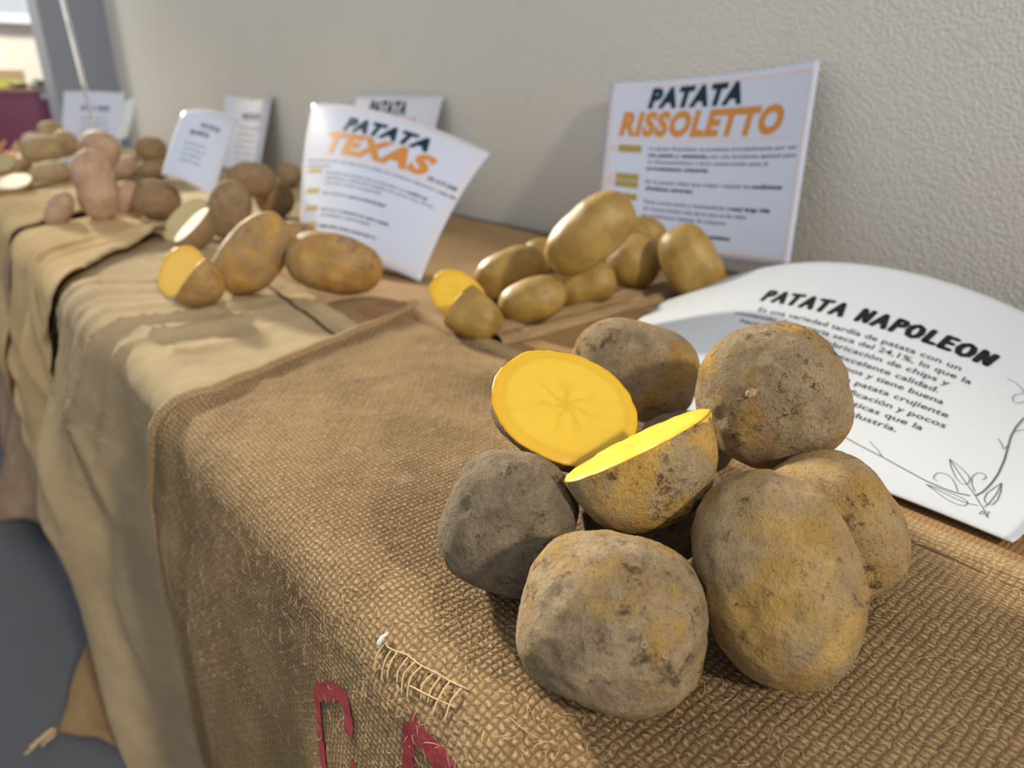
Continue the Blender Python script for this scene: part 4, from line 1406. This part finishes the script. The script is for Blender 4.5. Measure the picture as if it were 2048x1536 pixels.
S_tex = bilinear((-1.184, .496, .004), (-.856, .53, .004), (-1.326, .609, .238), (-.971, .751, .165), .03, .014)
info_sheet(S_tex, (-1.02, .51, .006), 'curled laminated sheet with the orange word TEXAS behind the russet potatoes',
           [('PATATA', .28, .77, .795, .895, .065, .25, 'fit')], [('TEXAS', .19, .835, .62, .765, .06, .22, 'fit')], 'orange_ink',
           [(.075, .465, .20, .50), (.075, .33, .20, .365), (.075, .22, .20, .255), (.075, .12, .20, .155)],
           [('USO: ALTA GAMA', .83, .975, .60, .63, .03, .2, 'fit')] +
           body(['Patata de carne amarilla y piel rojiza de gran calidad con excelente adaptación y |*muy alto', 'rendimiento en campo'], .05, .545, .034, .018, .0105) +
           body(['Variedad semi tardía muy productiva con |*calibres', 'homogéneos y tubérculos ovalados de carne muy firme', 'y de color crema con piel lisa.', '',
                 'Muy resistente, |*gran productividad', '', '', 'Ideal para la |*conserva en casa y |*asada', 'con resistencia a enfermedades', '', '*Cultivo fácil y buena conservación', '', '*todo el año.'],
                .235, .465, .034, .018, .0135), GS, head=.585)
S_back = bilinear((-1.80, .86, .018), (-1.395, .86, .018), (-1.818, .955, .254), (-1.408, .955, .251))
info_sheet(S_back, (-1.6, .86, .018), 'laminated sheet against the wall, mostly hidden behind the curled one',
           [('PATATA', .22, .66, .82, .94, .065, .25, 'fit')], [('AGRIA', .38, .80, .66, .79, .06, .22, 'fit')], 'orange_ink', None,
           body(['Variedad de ciclo medio', 'de carne amarilla', 'muy apta para freír'], .2, .5, .06, .03), GS, head=.62)
S_b4 = bilinear((-2.79, .875, .012), (-2.37, .875, .012), (-2.785, .95, .255), (-2.365, .952, .255), -.02, 0)
info_sheet(S_b4, (-2.7, .86, .012), 'grey-printed sheet leaning on the wall behind the earthy potatoes', [('PATATA', .34, .75, .70, .78, .045, .2, 'fit')], None, 'orange_ink', None,
           body(['Variedad de carne blanca', 'muy apta para guiso', 'y para conservar en', 'lugar fresco y seco', 'durante el invierno', 'con buena cosecha'], .3, .58, .085, .03, .02), GS, head=.66)
S_gl = bilinear((-1.562, .384, .107), (-1.455, .445, .070), (-1.684, .488, .235), (-1.640, .580, .214), .012, .004,
                lambda U, V: -.03 * np.clip(V - .8, 0, 1) ** 2 * 12)
info_sheet(S_gl, (-1.51, .41, .085), 'glossy bent sheet glaring in the sun among the earthy potatoes', [('PATATA', .45, .8, .66, .72, .04, .2, 'fit'), ('BLANCA', .3, .65, .55, .61, .04, .2, 'fit')], None, 'orange_ink', None,
           body(['Variedad de piel fina', 'y carne muy blanca que', 'se cuece rápidamente', 'y admite largo tiempo'], .25, .42, .07, .025, .02), GS)
S_fs = bilinear((-3.045, .425, .024), (-2.90, .585, .024), (-3.091, .492, .267), (-2.953, .655, .262), .008, .006)
ro, shf = info_sheet(S_fs, (-2.98, .54, .10), 'sheet in a torn clear sleeve standing before the slate grey pillar', [('PATATA', .32, .56, .74, .80, .045, .2, 'fit'), ('ROJA', .60, .80, .74, .80, .045, .2, 'fit')], None, 'orange_ink', None,
                     body(['Variedad de piel roja', 'y pulpa amarilla firme', 'para cocer, freír y asar', 'con buen sabor y textura', 'de producción temprana', 'en zonas de montaña'], .34, .62, .075, .028, .02), GS, head=.69)
S_sl = bilinear((-2.90, .575, .10), (-2.880, .618, .115), (-2.925, .630, .225), (-2.905, .680, .246), .010, -.006)
Sheet(S_sl).paper('torn_sleeve_flap', M['milky'], ro, 14, 16, .0008)

# clear plastic strip hanging in front of the far sign
st = tag(empty('plastic_strip', (-2.1, .385, .19)), 'clear plastic strip hanging down behind the round pinkish potato', 'strip')
vs, fs = [], []
for i in range(24):
    k = i / 23
    c = Vector((-.01 - .20 * k, .0 - .05 * k, 2.1 * k))
    for sx in (-.006, .006):
        for sy in (-.0006, .0006):
            vs.append(c + Vector((sx * .63, sx * .77, 0)) + Vector((-.77 * sy, .63 * sy, 0)))
for i in range(23):
    b = i * 4
    for a, c in ((0, 1), (1, 3), (3, 2), (2, 0)):
        fs.append((b + a, b + c, b + 4 + c, b + 4 + a))
link_mesh('strip', from_arrays('strip', vs, fs), M['clear'], st)
tube('clip', [(-.006, -.004, 0), (.006, .004, .004)], .003, M['milky'], st, 8)
